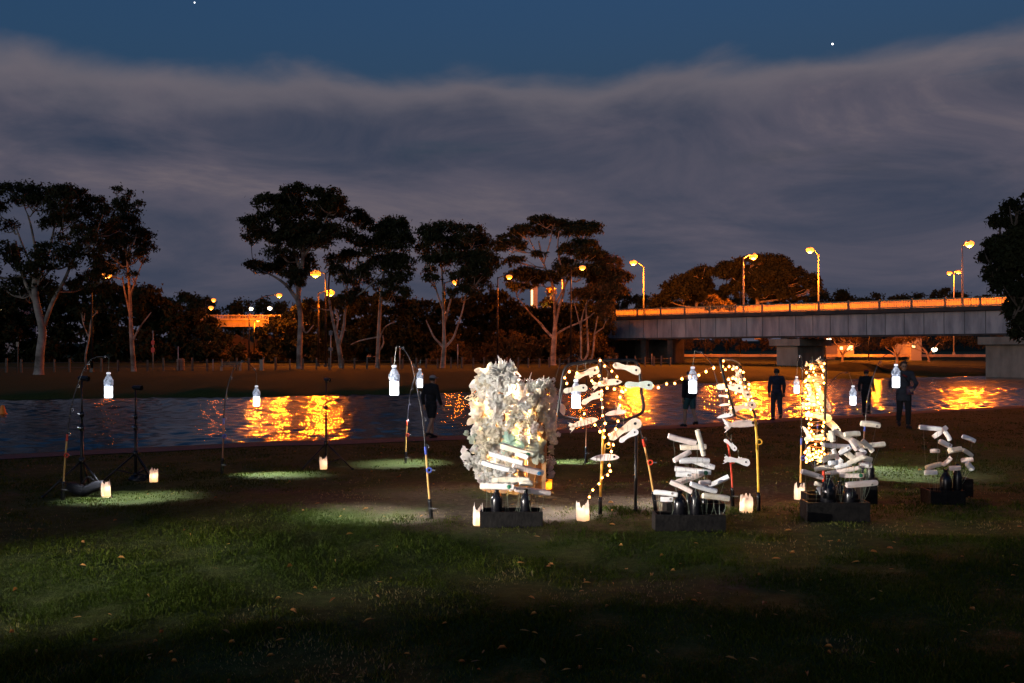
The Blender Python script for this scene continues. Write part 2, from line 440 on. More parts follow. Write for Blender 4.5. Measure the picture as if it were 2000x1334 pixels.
def ground_material(name):
    m = bpy.data.materials.new(name); m.use_nodes = True
    n, l = m.node_tree.nodes, m.node_tree.links
    b = n['Principled BSDF']; b.inputs['Roughness'].default_value = 0.95; b.inputs['Specular IOR Level'].default_value = 0.1
    t = n.new('ShaderNodeTexCoord')
    def noise(scale, det=6, rough=0.6):
        q = n.new('ShaderNodeTexNoise'); q.inputs['Scale'].default_value = scale; q.inputs['Detail'].default_value = det
        q.inputs['Roughness'].default_value = rough
        l.new(t.outputs['Object'], q.inputs['Vector']); return q.outputs[0]
    def ramp(f, st):
        r = n.new('ShaderNodeValToRGB')
        while len(r.color_ramp.elements) < len(st): r.color_ramp.elements.new(0.5)
        for e, (p, c) in zip(r.color_ramp.elements, st): e.position = p; e.color = (*c, 1)
        l.new(f, r.inputs[0]); return r.outputs[0]
    green = ramp(noise(9.0), [(0.3, (0.020, 0.030, 0.007)), (0.55, (0.036, 0.050, 0.011)), (0.75, (0.07, 0.075, 0.022))])
    dirt = ramp(noise(14.0), [(0.3, (0.028, 0.019, 0.011)), (0.55, (0.060, 0.042, 0.025)), (0.75, (0.11, 0.080, 0.050))])
    # worn earth where people walk, with a noisy outline
    mp = n.new('ShaderNodeMapping'); mp.vector_type = 'TEXTURE'
    mp.inputs['Location'].default_value = (0.9, 10.9, 0); mp.inputs['Scale'].default_value = (4.3, 2.5, 50)
    l.new(t.outputs['Object'], mp.inputs[0])
    ln = n.new('ShaderNodeVectorMath'); ln.operation = 'LENGTH'; l.new(mp.outputs[0], ln.inputs[0])
    mr = n.new('ShaderNodeMapRange'); mr.inputs[1].default_value = 1.25; mr.inputs[2].default_value = 0.4
    mr.inputs[3].default_value = -0.10; mr.inputs[4].default_value = 0.22
    mp2 = n.new('ShaderNodeMapping'); mp2.vector_type = 'TEXTURE'
    mp2.inputs['Location'].default_value = (1.3, 6.6, 0); mp2.inputs['Scale'].default_value = (1.9, 0.95, 50)
    l.new(t.outputs['Object'], mp2.inputs[0])
    ln2 = n.new('ShaderNodeVectorMath'); ln2.operation = 'LENGTH'; l.new(mp2.outputs[0], ln2.inputs[0])
    mn = n.new('ShaderNodeMath'); mn.operation = 'MINIMUM'; l.new(ln.outputs['Value'], mn.inputs[0]); ad2 = n.new('ShaderNodeMath'); ad2.operation = 'ADD'; ad2.inputs[1].default_value = 0.6; l.new(ln2.outputs['Value'], ad2.inputs[0]); l.new(ad2.outputs[0], mn.inputs[1])
    l.new(mn.outputs[0], mr.inputs[0])
    ad = n.new('ShaderNodeMath'); ad.operation = 'ADD'; l.new(noise(0.75, 7, 0.66), ad.inputs[0]); l.new(mr.outputs[0], ad.inputs[1])
    mk = n.new('ShaderNodeMapRange'); mk.inputs[1].default_value = 0.50; mk.inputs[2].default_value = 0.66
    l.new(ad.outputs[0], mk.inputs[0])
    mx = n.new('ShaderNodeMix'); mx.data_type = 'RGBA'
    l.new(mk.outputs[0], mx.inputs[0]); l.new(green, mx.inputs[6]); l.new(dirt, mx.inputs[7])
    l.new(mx.outputs[2], b.inputs['Base Color'])
    bp = n.new('ShaderNodeBump'); bp.inputs['Strength'].default_value = 0.9; bp.inputs['Distance'].default_value = 0.03
    l.new(noise(35.0, 5, 0.7), bp.inputs['Height']); l.new(bp.outputs[0], b.inputs['Normal'])
    return m
MATS['lawn'] = ground_material('lawn')

xs = np.unique(np.concatenate([np.linspace(-34, 48, 190), np.array([-4000, -1500, -600, -300, -160, -100, -70, -50, -40, 56, 66, 80, 100, 130, 170, 240, 400, 800, 1600, 4000])]))
rows = []           # each row: (y array, z array)
for t in (-4500, -1500, -500, -200, -100, -70):
    y = lip(xs) + t; rows.append((y, near_z(xs, y)))
for t in np.linspace(-55, -0.05, 150):
    y = lip(xs) + t; rows.append((y, near_z(xs, y)))
lz = near_z(xs, lip(xs))
rows.append((lip(xs) + 0.25, lz - 0.25)); rows.append((lip(xs) + 0.9, np.full_like(xs, -2.3)))
rows.append((lip(xs) * 0.7 + far(xs) * 0.3, np.full_like(xs, -4.0)))
rows.append((far(xs) - 1.0, np.full_like(xs, -2.6)))
wob = 0.12 * np.sin(xs * 0.5) + 0.08 * np.sin(xs * 1.3)
rows.append((far(xs), np.full_like(xs, -2.04)))
rows.append((far(xs) + 0.8, -1.72 + wob)); rows.append((far(xs) + 4, -1.5 + wob)); rows.append((far(xs) + 10, -1.18 + wob * 0.6)); rows.append((far(xs) + 18, np.full_like(xs, FAR_Z)))
for t in (30, 50, 80, 130, 220, 400, 800, 1600, 5000):
    rows.append((far(xs) + t, np.full_like(xs, FAR_Z) + min(t / 400, 1) * 1.0))
V = np.stack([np.stack([xs, y, z], 1) for y, z in rows])          # (rows, cols, 3)
nr, nc = V.shape[:2]
idx = np.arange(nr * nc).reshape(nr, nc)
F = np.stack([idx[:-1, :-1], idx[:-1, 1:], idx[1:, 1:], idx[1:, :-1]], -1).reshape(-1, 4)
ground = link_mesh('ground', fast_mesh('ground', V.reshape(-1, 3), F, MATS['lawn'], True))
tag(ground, 'dark mown grass lawn with worn brown patches', kind='structure')

def far_z(x, y):
    t = y - float(far(x))
    return float(np.interp(t, [0, 0.8, 4, 10, 18, 30, 50, 80, 130, 220, 400], [-2.04, -1.72, -1.5, -1.18, FAR_Z] + [FAR_Z + q / 400 for q in (30, 50, 80, 130, 220, 400)]))
def FP(px, d, dz=0.0):
    x = (px - 1000) / FPX * d
    return Vector((x, d, far_z(x, d) + dz))

# asphalt path along the near bank
pv, pf = [], []
px_ = xs[(xs > -100) & (xs < 120)]
for i, x in enumerate(px_):
    for t in (-1.75, -1.1, -0.45):
        y = float(lip(x)) + t
        pv.append((x, y, float(near_z(np.array(x), np.array(y))) + 0.012))
for i in range(len(px_) - 1):
    for k in range(2):
        a = i * 3 + k; pf.append((a, a + 3, a + 4, a + 1))
path = link_mesh('path', fast_mesh('path', pv, pf, MATS['asphalt'], True)); tag(path, 'narrow dark asphalt path along the water edge', kind='structure')

# water
wm = bpy.data.materials.new('river_water'); wm.use_nodes = True
n, l = wm.node_tree.nodes, wm.node_tree.links
b = n['Principled BSDF']
b.inputs['Base Color'].default_value = (0.006, 0.008, 0.010, 1); b.inputs['Roughness'].default_value = 0.17
b.inputs['IOR'].default_value = 1.33; b.inputs['Specular IOR Level'].default_value = 0.5
t = n.new('ShaderNodeTexCoord')
mp = n.new('ShaderNodeMapping'); mp.inputs['Rotation'].default_value = (0, 0, R(6)); mp.inputs['Scale'].default_value = (0.75, 1.3, 1)
l.new(t.outputs['Object'], mp.inputs[0])
n1 = n.new('ShaderNodeTexNoise'); n1.inputs['Scale'].default_value = 1.1; n1.inputs['Detail'].default_value = 3.0; n1.inputs['Roughness'].default_value = 0.6
l.new(mp.outputs[0], n1.inputs['Vector'])
bp = n.new('ShaderNodeBump'); bp.inputs['Strength'].default_value = 1.0; bp.inputs['Distance'].default_value = 0.14
bp.inputs['Strength'].default_value = 0.12
l.new(n1.outputs[0], bp.inputs['Height']); l.new(bp.outputs[0], b.inputs['Normal'])
# calm and ruffled areas
n2 = n.new('ShaderNodeTexNoise'); n2.inputs['Scale'].default_value = 0.07; n2.inputs['Detail'].default_value = 3
l.new(t.outputs['Object'], n2.inputs['Vector'])
mr = n.new('ShaderNodeMapRange'); mr.inputs[1].default_value = 0.35; mr.inputs[2].default_value = 0.65; mr.inputs[3].default_value = 0.16; mr.inputs[4].default_value = 0.20
l.new(n2.outputs[0], mr.inputs[0]); l.new(mr.outputs[0], b.inputs['Roughness'])
wx = xs[(xs > -1600) & (xs < 1700)]
wx = np.unique(np.concatenate([wx[(wx < -42) | (wx > 62)], np.linspace(-42, 62, 860)]))
wt = np.linspace(0, 1, 360)
WX = np.repeat(wx[None, :], len(wt), 0); WY = (lip(wx) + 0.2)[None, :] * (1 - wt[:, None]) + (far(wx) + 0.6)[None, :] * wt[:, None]
WZ = np.zeros_like(WX); wr = np.random.default_rng(3)
for _ in range(60):
    lam = wr.uniform(0.55, 1.7); th = wr.normal() * 0.95 + 1.25; kk = 2 * math.pi / lam
    WZ += 0.030 / kk * np.sin(kk * (WX * math.cos(th) + WY * math.sin(th)) + wr.uniform(0, 6.28))
gust = 0.55 + 0.45 * np.sin(WX * 0.11 + 1.3 * np.sin(WY * 0.07)) * np.sin(WY * 0.13 + 0.5)
WZ *= np.clip(gust, 0.5, 1.0) * np.clip((WX + 42) / 4, 0, 1) * np.clip((62 - WX) / 4, 0, 1)
wi = np.arange(WX.size).reshape(WX.shape)
wf = np.stack([wi[:-1, :-1], wi[:-1, 1:], wi[1:, 1:], wi[1:, :-1]], -1).reshape(-1, 4)
water = link_mesh('water', fast_mesh('water', np.stack([WX, WY, WZ + WATER_Z], -1).reshape(-1, 3), wf, wm, True)); tag(water, 'dark rippled river with golden lamp reflections', kind='structure')

# ------------------------------------------------------------------ bridge
BL = np.array([15.9, 157.0]); BR = np.array([60.2, 122.0])
bvec = BR - BL; blen = float(np.hypot(*bvec)); bdir = bvec / blen          # along the bridge
bnor = np.array([-bdir[1], bdir[0]])                                        # away from the camera
def BP(s, o, z):
    """s metres along the near face from its left end, o metres back from it; z for a level bridge, tilted slightly"""
    q = BL + bdir * s + bnor * o
    return Vector((q[0], q[1], z + 0.0045 * s))
B_ROT = Matrix.Rotation(math.atan2(bdir[1], bdir[0]), 3, 'Z') @ Matrix.Rotation(-0.0045, 3, 'Y')
bridge = thing('bridge', 'long grey girder road bridge with lit yellow parapet over the river', 'bridge', BP(0, 0, FAR_Z))
S0, S1 = -24.0, 96.0
Z_BOT, Z_TOP = 3.15, 6.02
def bbox(mb, s0, s1, o0, o1, z0, z1):
    mb.box(BP((s0 + s1) / 2, (o0 + o1) / 2, (z0 + z1) / 2), (s1 - s0, o1 - o0, z1 - z0), B_ROT); return mb
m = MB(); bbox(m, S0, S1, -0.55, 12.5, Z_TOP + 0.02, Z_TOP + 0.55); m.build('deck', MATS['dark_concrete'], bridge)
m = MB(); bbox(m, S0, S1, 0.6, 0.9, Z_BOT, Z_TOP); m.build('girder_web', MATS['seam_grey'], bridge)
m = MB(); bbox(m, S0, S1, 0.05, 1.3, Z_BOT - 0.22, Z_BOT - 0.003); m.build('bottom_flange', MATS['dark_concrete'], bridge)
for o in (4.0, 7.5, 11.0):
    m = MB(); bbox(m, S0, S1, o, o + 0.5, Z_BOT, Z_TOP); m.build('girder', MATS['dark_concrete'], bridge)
STEP = 2.45
pm = MB().box((0, 0, 0), (STEP - 0.10, 0.30, Z_TOP - Z_BOT - 0.06)).mesh('girder_panel', MATS['steel_grey'])
sm = MB().box((0, 0, 0), (0.10, 0.10, Z_TOP - Z_BOT - 0.02)).mesh('stiffener', MATS['seam_grey'])
s = S0
while s < S1 - STEP:
    link_mesh('girder_panel', pm, None, bridge, BP(s + STEP / 2, 0.44 + random.uniform(-0.012, 0.012), (Z_BOT + Z_TOP) / 2), B_ROT.to_euler())
    link_mesh('stiffener', sm, None, bridge, BP(s, 0.40, (Z_BOT + Z_TOP) / 2), B_ROT.to_euler())
    s += STEP
# parapet: panels between posts, each with rails and bars
PS = 4.1; PZ = Z_TOP + 0.56; PH = 1.12
def parapet_mesh():
    m = MB()
    m.box((0, 0, PH - 0.06), (PS - 0.22, 0.14, 0.12)); m.box((0, 0, 0.10), (PS - 0.22, 0.12, 0.16)); m.box((0, 0, PH * 0.72), (PS - 0.22, 0.06, 0.06))
    nb = 14
    for i in range(nb):
        x = -(PS - 0.3) / 2 + (PS - 0.3) * i / (nb - 1)
        m.box((x, 0, PH / 2), (0.05 if i % 6 else 0.08, 0.04, PH - 0.2))
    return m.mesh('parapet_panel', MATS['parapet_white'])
ppm = parapet_mesh()
pom = MB().box((0, 0, 0.62), (0.16, 0.16, 1.30)).box((0, 0, 0.05), (0.30, 0.24, 0.10)).mesh('parapet_post', MATS['seam_grey'])
for o in (-0.35,):
    s = S0
    while s < S1 - PS:
        link_mesh('parapet_panel', ppm, None, bridge, BP(s + PS / 2, o, PZ), B_ROT.to_euler())
        link_mesh('parapet_post', pom, None, bridge, BP(s, o, PZ), B_ROT.to_euler())
        s += PS
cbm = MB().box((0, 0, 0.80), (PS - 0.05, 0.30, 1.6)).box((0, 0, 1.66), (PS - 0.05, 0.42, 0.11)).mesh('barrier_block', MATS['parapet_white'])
s = S0
while s < S1 - PS:
    link_mesh('barrier_block', cbm, None, bridge, BP(s + PS / 2, 12.2, PZ - 0.02), B_ROT.to_euler())
    s += PS
def pier(s0, s1, zb):
    m = MB(); bbox(m, s0 + 0.7, s1 - 0.7, 1.2, 11.2, zb, 1.8); p = m.build('pier', MATS['concrete'], bridge)
    m = MB(); bbox(m, s0, s1, 0.2, 12.2, 1.803, 2.75); m.build('pier_cap', MATS['concrete'], p)
    for k in range(4):
        m = MB(); o = 0.7 + k * 3.4; m.box(BP((s0 + s1) / 2, o, 2.84), (0.7, 0.6, 0.17), B_ROT); m.build('bearing', MATS['seam_grey'], p)
pier(53.5, 60.0, -3.0)
pier(26.0, 30.5, -2.4)
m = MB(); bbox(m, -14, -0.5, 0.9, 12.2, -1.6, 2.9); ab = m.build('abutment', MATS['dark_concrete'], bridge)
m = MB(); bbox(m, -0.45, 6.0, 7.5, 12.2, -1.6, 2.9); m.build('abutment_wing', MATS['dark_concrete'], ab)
for s in (4.5, 9.2):
    m = MB(); bbox(m, s, s + 0.9, 1.0, 1.9, -1.6, 2.92); m.build('column', MATS['dark_concrete'], bridge)

# ------------------------------------------------------------------ street lamps
LAMPS = []
def street_lamp(base, height, arm, label, energy, lens=0.36, group='sodium street lamps', head2=None, lensmat='sodium_lens', color=SODIUM, pole='galvanised', lrad=0.3):
    base = Vector(base); arm = Vector(arm)
    t = thing('street_lamp', label, 'street lamp', base, group)
    MB().tube([base, base + Vector((0, 0, height * 0.5)), base + Vector((0, 0, height))], [0.13, 0.11, 0.075], 8).build('pole', MATS[pole], t, True)
    MB().box(base + Vector((0, 0, 0.2)), (0.36, 0.36, 0.4), None, 0.8).build('base_plate', MATS[pole], t)
    for a in ([arm] + ([Vector(head2)] if head2 is not None else [])):
        topp = base + Vector((0, 0, height - 0.15)); e = topp + a
        ap = curve_pts([topp, topp + a * 0.5 + Vector((0, 0, a.z * 0.25)), e], 5)
        MB().tube(ap, [0.06] * (len(ap) - 1) + [0.045], 6).build('arm', MATS[pole], t, True)
        dirh = Vector((a.x, a.y, 0)).normalized() if Vector((a.x, a.y, 0)).length > 0.01 else Vector((1, 0, 0))
        h = MB(); hc = e + dirh * 0.3
        rot = Matrix.Rotation(math.atan2(dirh.y, dirh.x), 3, 'Z')
        h.box(hc + Vector((0, 0, 0.12)), (0.95, 0.36, 0.18), rot, 0.75); hd = h.build('lamp_head', MATS['lamp_housing'], t)
        lm = MB().ball(hc - Vector((0, 0, lens * 0.35)), (lens * 1.15, lens, lens * 0.72), 12, 8); lm.build('lens', MATS[lensmat], hd, True)
        MB().ball(hc - Vector((0, 0, lens * 0.62)), (lens * 0.8, lens * 0.75, lens * 0.60), 10, 7).build('bulb', MATS['sodium_bulb' if lensmat == 'sodium_lens' else 'white_bulb'], hd, True)
        if energy > 0:
            lamp_light('lamp_light', 'POINT', hc - Vector((0, 0, lens * 1.5)), energy, color, t, lrad)
    return t

def bridge_lamp(px, side, arm_px, top_py, label, energy, fixed=None):
    o = -0.05 if side == 'near' else 11.6
    # find s so that the pole projects at px
    best = min(np.linspace(S0, S1, 2400), key=lambda s: abs((BL + bdir * s + bnor * o)[0] / (BL + bdir * s + bnor * o)[1] * FPX + 1000 - px))
    q = BP(best, o, PZ)
    top = CAM_H - (top_py - HOR) / FPX * q.y
    sgn = 1 if side == 'near' else -1
    a = Vector((bnor[0] * sgn, bnor[1] * sgn, 0)) * 3.0 + Vector((0, 0, 0.75))
    if fixed: a = Vector(fixed)
    return street_lamp(q, top - q.z, a, label, energy, lens=0.54)
BE = 42000
bridge_lamp(1257, 'far', -32, 520, 'bridge street lamp with arm to the left, nearest the tall gum trees', BE)
bridge_lamp(1452, 'near', 22, 503, 'bridge street lamp with arm to the right, in front of the round dark tree', BE)
bridge_lamp(1599, 'far', -37, 497, 'tall bridge street lamp with arm to the left, at the bridge middle', BE)
bridge_lamp(1880, 'near', 20, 478, 'tall bridge street lamp with arm to the right, beside the overhanging tree', BE)
q = BP(64, 40, FAR_Z)
street_lamp(Vector((1863 - 1000, FPX, 0)) * (168 / FPX) + Vector((0, 0, 0.5)), 14.0, (-0.45, 0, 0.05), 'twin-headed street lamp standing behind the right end of the bridge', 2600, head2=(0.45, 0, 0.25))
for s_, o_, lb in ((-18.0, 11.6, 'bridge street lamp standing among the gum trees beside the bridge end'), (82.0, -0.05, 'street lamp glowing through the overhanging tree at the frame edge')):
    q = BP(s_, o_, PZ); street_lamp(q, 7.4, (bnor[0] * (1 if o_ < 1 else -1) * 2.6, bnor[1] * (1 if o_ < 1 else -1) * 2.6, 0.7), lb, BE * 0.8, lens=0.54)

def far_lamp(px, py, d, label, energy, arm=(1.2, 0, 0.3), lens=0.3, **kw):
    e = P(px, py, d); b0 = Vector((e.x - arm[0], e.y - arm[1], far_z(e.x, d)))
    return street_lamp(b0, e.z - arm[2] - b0.z + 0.3, arm, label, energy, lens, pole='black_metal', **kw)
far_lamp(203, 537, 100, 'red-orange street lamp glowing through the leftmost gum crowns', 500, lens=0.42)
far_lamp(621, 533, 128, 'higher of two orange street lamps among the big gum crowns', 7500, lens=0.60, arm=(-1.0, 0, 0.3))
far_lamp(640, 571, 130, 'lower of two orange street lamps among the big gum crowns', 7500, lens=0.54)
far_lamp(541, 577, 150, 'orange street lamp on a long arm above the small overpass', 8000, arm=(4.2, 0, 1.6), lens=0.40)
far_lamp(414, 586, 190, 'upper of two small lamps above the dark wood left of the overpass', 500, lens=0.40)
far_lamp(409, 601, 196, 'lower of two small lamps above the dark wood left of the overpass', 700, lens=0.46)
far_lamp(886, 551, 131, 'orange street lamp inside the gum crown left of the white sculpture', 1500, lens=0.42)
far_lamp(990, 541, 131, 'orange street lamp in the gap between two gum crowns', 2200, lens=0.36)
far_lamp(1133, 523, 131, 'orange street lamp inside the umbrella-shaped gum crown', 900, lens=0.38)
far_lamp(1430, 527, 210, 'small pale lamp left of the bridge lamp in the round dark tree', 120, lens=0.34, lensmat='white_lens')
far_lamp(1457, 524, 214, 'small pale lamp right of the bridge lamp in the round dark tree', 120, lens=0.28, lensmat='white_lens')
far_lamp(524, 602, 200, 'small white lamp at the right end of the overpass', 80, lens=0.42, lensmat='white_lens', color=(1, .9, .6))
far_lamp(487, 603, 202, 'small greenish white lamp above the middle of the overpass', 400, lens=0.42, lensmat='white_lens', color=(0.9, 0.9, .25))
far_lamp(1822, 682, 205, 'round white lamp low under the bridge beside the big pier', 150, lens=0.55, lensmat='white_lens', arm=(0.4, 0, 0.1))
far_lamp(1616, 662, 190, 'round white lamp under the bridge beside the middle pier', 100, lens=0.40, lensmat='white_lens', arm=(0.4, 0, 0.1))
# sodium lamps on the road that passes behind and under the bridge (only their light reaches the view, heads partly seen)
for px, py, d, e, lb in ((1385, 640, 205, 16000, 'street lamp on the low road seen under the left bridge span'),
                         (1705, 640, 188, 24000, 'street lamp on the low road seen under the right bridge span'),
                         (1560, 600, 158, 16000, 'street lamp behind the bridge lighting the river bank')):
    far_lamp(px, py, d, lb, e, lens=0.2, arm=(0.8, 0, 0.2))

# ------------------------------------------------------------------ small overpass on the left
D2 = 178
ov = thing('overpass', 'small orange lit overpass between dark woods on the far bank', 'overpass', P(478, 690, D2))
def obox(mb, x0, x1, y0, y1, d0, d1):
    a = P(x0, y0, D2); b2 = P(x1, y1, D2)
    mb.box(((a.x + b2.x) / 2, (d0 + d1) / 2, (a.z + b2.z) / 2), (abs(b2.x - a.x), d1 - d0, abs(a.z - b2.z))); return mb
obox(MB(), 380, 640, 626, 638, D2 + 0.4, D2 + 9).build('beam', MATS['concrete'], ov)
obox(MB(), 380, 640, 622, 625.7, D2 - 0.4, D2 + 9).build('deck', MATS['concrete'], ov)
for x in range(384, 640, 21):
    obox(MB(), x, x + 19.4, 615, 616.6, D2 - 0.2, D2).build('top_rail', MATS['parapet_white'], ov)
    obox(MB(), x + 19.5, x + 20.9, 613.5, 622, D2 - 0.25, D2 + 0.05).build('rail_post', MATS['parapet_white'], ov)
    for k in range(6):
        obox(MB(), x + 2 + k * 3.0, x + 3.1 + k * 3.0, 616.7, 622, D2 - 0.15, D2 - 0.05).build('baluster', MATS['parapet_white'], ov)
for x in (400, 548, 620):
    obox(MB(), x, x + 12, 638.2, 695, D2 + 1, D2 + 3).build('column', MATS['concrete'], ov)
m = MB(); a = P(455, 653, D2 + 6); 
ev, ef = [], []
for i in range(14):
    for k in range(6):
        u, w = i / 13, k / 5
        ev.append((P(430, 660, D2 + 4).x + u * 14, D2 + 2 + w * 9, -0.4 + (3.9 + 0.7 * math.sin(i * 1.3) + 0.4 * math.sin(i * 2.9)) * w))
for i in range(13):
    for k in range(5):
        a = i * 6 + k; ef.append((a, a + 6, a + 7, a + 1))
emb = link_mesh('terrain', fast_mesh('terrain', ev, ef, MATS['leaf_lit'], True)); tag(emb, 'earth bank under the overpass', kind='structure')
overpass_fill = far_lamp(500, 628, 172, 'added lamp brightening the underside of the overpass', 16000, lens=0.15, arm=(0.3, 0, 0.1))  # added to bring more orange light onto the overpass

# ------------------------------------------------------------------ trees
def leaf_tris(centers, radii, leaf, rs, dens=1.0, per=46, flat=0.65):
    """leaf triangles spread over sub-clumps inside ellipsoidal lobes"""
    out = []
    for c, r in zip(centers, radii):
        c = np.array(c); r = np.array(r)
        area = 4 * math.pi * ((r[0] * r[1]) ** 1.6 / 3 + (r[0] * r[2]) ** 1.6 / 3 + (r[1] * r[2]) ** 1.6 / 3) ** (1 / 1.6)
        ns = max(3, int(area / (math.pi * rs * rs) * 0.75 * dens))
        dv = rng.normal(size=(ns, 3)); dv /= np.linalg.norm(dv, axis=1)[:, None]
        dv[:, 2] = np.where(dv[:, 2] < -0.35, -dv[:, 2], dv[:, 2])
        rad = rng.uniform(0.45, 1.0, ns) ** 0.6
        sc = c + dv * r * rad[:, None]
        srs = rs * rng.uniform(0.55, 1.25, ns)
        cnt = rng.poisson(per, ns)
        pts = np.repeat(sc, cnt, 0)
        g = rng.normal(size=(len(pts), 3)) * 0.48
        g[:, 2] *= flat
        pts = pts + g * np.repeat(srs, cnt)[:, None]
        out.append(pts)
    pts = np.concatenate(out)
    k = len(pts)
    a = rng.normal(size=(k, 3)); a /= np.linalg.norm(a, axis=1)[:, None]
    a[:, 2] -= 0.35
    b_ = np.cross(a, rng.normal(size=(k, 3))); b_ /= np.linalg.norm(b_, axis=1)[:, None]
    L = leaf * rng.uniform(0.6, 1.4, k)[:, None]
    v = np.stack([pts - b_ * L * 0.34, pts + b_ * L * 0.34, pts + a * L], 1).reshape(-1, 3)
    f = np.arange(k * 3).reshape(-1, 3)
    return v, f

def tree(label, d, trunks, lobes, leaf=0.24, rs=0.55, lm='leaf', bm='bark', per=46, dens=1.0, depth=0.55, group='gum trees on the far bank', name='gum_tree', limbs=True, base_z=None, sub=3, flat=0.65, fill=1.0):
    k = d / FPX
    lobes = [(a, b_, c * 1.08, e * 1.10) for a, b_, c, e in lobes]
    extra = []
    for (a, b_, c, e) in lobes:
        if random.random() > fill: continue
        near_ = [q for q in lobes if 0 < math.hypot(q[0] - a, q[1] - b_) < 2.2 * c]
        if near_:
            q = random.choice(near_); extra.append(((a + q[0]) / 2, (b_ + q[1]) / 2, (c + q[2]) * 0.42, (e + q[3]) * 0.42))
    lobes = lobes + extra
    b0 = P(*trunks[0][0][:2], d)
    if base_z is not None: b0.z = base_z
    t = thing(name, label, 'tree', b0, group)
    xs_ = [q[0] for q in lobes]; half = max(1.0, (max(xs_) - min(xs_)) / 2 * k)
    C, Rr = [], []
    for (cx, cy_, rx, ry) in lobes:
        dy = random.uniform(-1, 1) * half * depth
        c = P(cx, cy_, d); c.y += dy
        # keep the lobe at its height and side for its own depth
        C.append(c); Rr.append((rx * k, max(ry * k, min(rx, ry * 1.4) * k), ry * k))
    trunk = MB(); allp = []
    for ti, tr in enumerate(trunks):
        pts = [P(q[0], q[1], d) for q in tr]
        if ti == 0:
            pts[0].z = b0.z - 0.3
        for i, p in enumerate(pts):
            if i: p.y += random.uniform(-0.3, 0.3)
        if ti and allp:
            j = min(allp, key=lambda a: (a[0] - pts[0]).length); pts[0] = j[0].copy()
        rr = [q[2] * k / 2 for q in tr]
        cp = curve_pts(pts, 5)
        rad = list(np.interp(np.linspace(0, len(rr) - 1, len(cp)), range(len(rr)), rr))
        if ti == 0: rad[0] *= 1.45; rad[1] *= 1.12
        trunk.tube(cp, rad, 9)
        allp += list(zip(cp, rad))
    if limbs:
        lb = trunk
        for c, r in zip(C, Rr):
            cand = [a for a in allp if a[0].z < c.z - 0.15 * abs(c.x - a[0].x) - 0.2 and a[0].z > b0.z + 0.12 * (c.z - b0.z)]
            if not cand: cand = allp
            a = min(cand, key=lambda q: (q[0] - c).length + 0.25 * abs(q[0].z - c.z))
            s, rd = a
            r0 = min(rd * 0.75, 0.05 + 0.016 * (c - s).length)
            mid = s.lerp(c, 0.5) + Vector((random.uniform(-.4, .4), random.uniform(-.4, .4), random.uniform(-0.9, 0.1)))
            tip = c + Vector((0, 0, r[2] * 0.2))
            cp = curve_pts([s, mid, tip], 5)
            lb.tube(cp, list(np.linspace(r0, 0.045, len(cp))), 6, False)
            allp += [(p, 0.07) for p in cp[3:-2]]
            for q in range(sub):
                s2 = cp[random.randint(3, len(cp) - 2)]
                e2 = c + Vector((random.uniform(-.9, .9) * r[0], random.uniform(-.9, .9) * r[1], random.uniform(0.0, 0.85) * r[2]))
                m2 = s2.lerp(e2, 0.5) + Vector((0, 0, random.uniform(-0.4, 0.1)))
                lb.tube(curve_pts([s2, m2, e2], 3), list(np.linspace(0.06, 0.025, 7)), 5, False)
    trunk.build('trunk', MATS[bm], t, True)
    v, f = leaf_tris(C, Rr, leaf, rs, dens, per, flat)
    me = fast_mesh('crown', v - np.array(b0), f, MATS[lm])
    o = link_mesh('crown', me, None, t, b0)
    return t

tree('broad spreading gum tree at the frame edge with a thick pale trunk', 92,
     [[(75, 733, 19), (78, 690, 16), (82, 645, 15), (74, 600, 14), (70, 560, 12), (72, 500, 8)], [(82, 645, 9), (100, 590, 8), (128, 540, 6), (150, 480, 4)], [(74, 600, 7), (45, 540, 6), (28, 470, 4)], [(70, 560, 7), (90, 500, 5), (108, 430, 3)], [(72, 510, 5), (62, 450, 4), (55, 420, 3)], [(70, 540, 5), (45, 480, 4), (30, 440, 3)]],
     [(26, 385, 35, 20), (64, 380, 30, 20), (106, 380, 36, 22), (142, 391, 36, 26), (174, 407, 33, 26), (200, 425, 20, 25), (4, 412, 25, 18), (85, 402, 30, 14), (6, 440, 16, 14), (129, 440, 42, 20), (180, 449, 36, 22), (122, 470, 20, 10), (190, 485, 30, 22), (15, 500, 34, 26), (74, 520, 38, 24), (122, 500, 32, 22), (161, 512, 44, 26), (32, 562, 42, 22), (64, 572, 45, 26), (150, 556, 42, 26), (190, 540, 25, 22), (-30, 420, 40, 40), (-30, 520, 40, 45)], leaf=0.25, rs=0.6, fill=0.4, dens=1.2, per=40)
tree('slender gum tree with a tufted top beside the broad left tree', 103,
     [[(262, 727, 10), (260, 680, 9), (256, 620, 7), (254, 580, 6), (250, 520, 4), (240, 440, 3)], [(256, 622, 4), (243, 570, 3), (238, 540, 3)], [(254, 582, 4), (268, 540, 3), (280, 510, 2)], [(259, 668, 4), (275, 640, 3), (296, 610, 2)], [(235, 430, 2), (230, 400, 1.5), (229, 372, 1.2)], [(245, 420, 2), (246, 400, 1.3), (246, 378, 1)]],
     [(226, 401, 18, 12), (246, 412, 26, 14), (272, 404, 10, 11), (232, 436, 27, 18), (262, 452, 24, 13), (288, 466, 14, 16), (245, 474, 30, 15), (282, 497, 20, 12), (224, 500, 32, 18), (256, 506, 25, 12), (212, 535, 26, 18), (229, 369, 8, 3), (246, 379, 2.5, 8), (215, 465, 18, 18), (262, 540, 12, 7)], leaf=0.25, rs=0.55, dens=1.3, per=40)
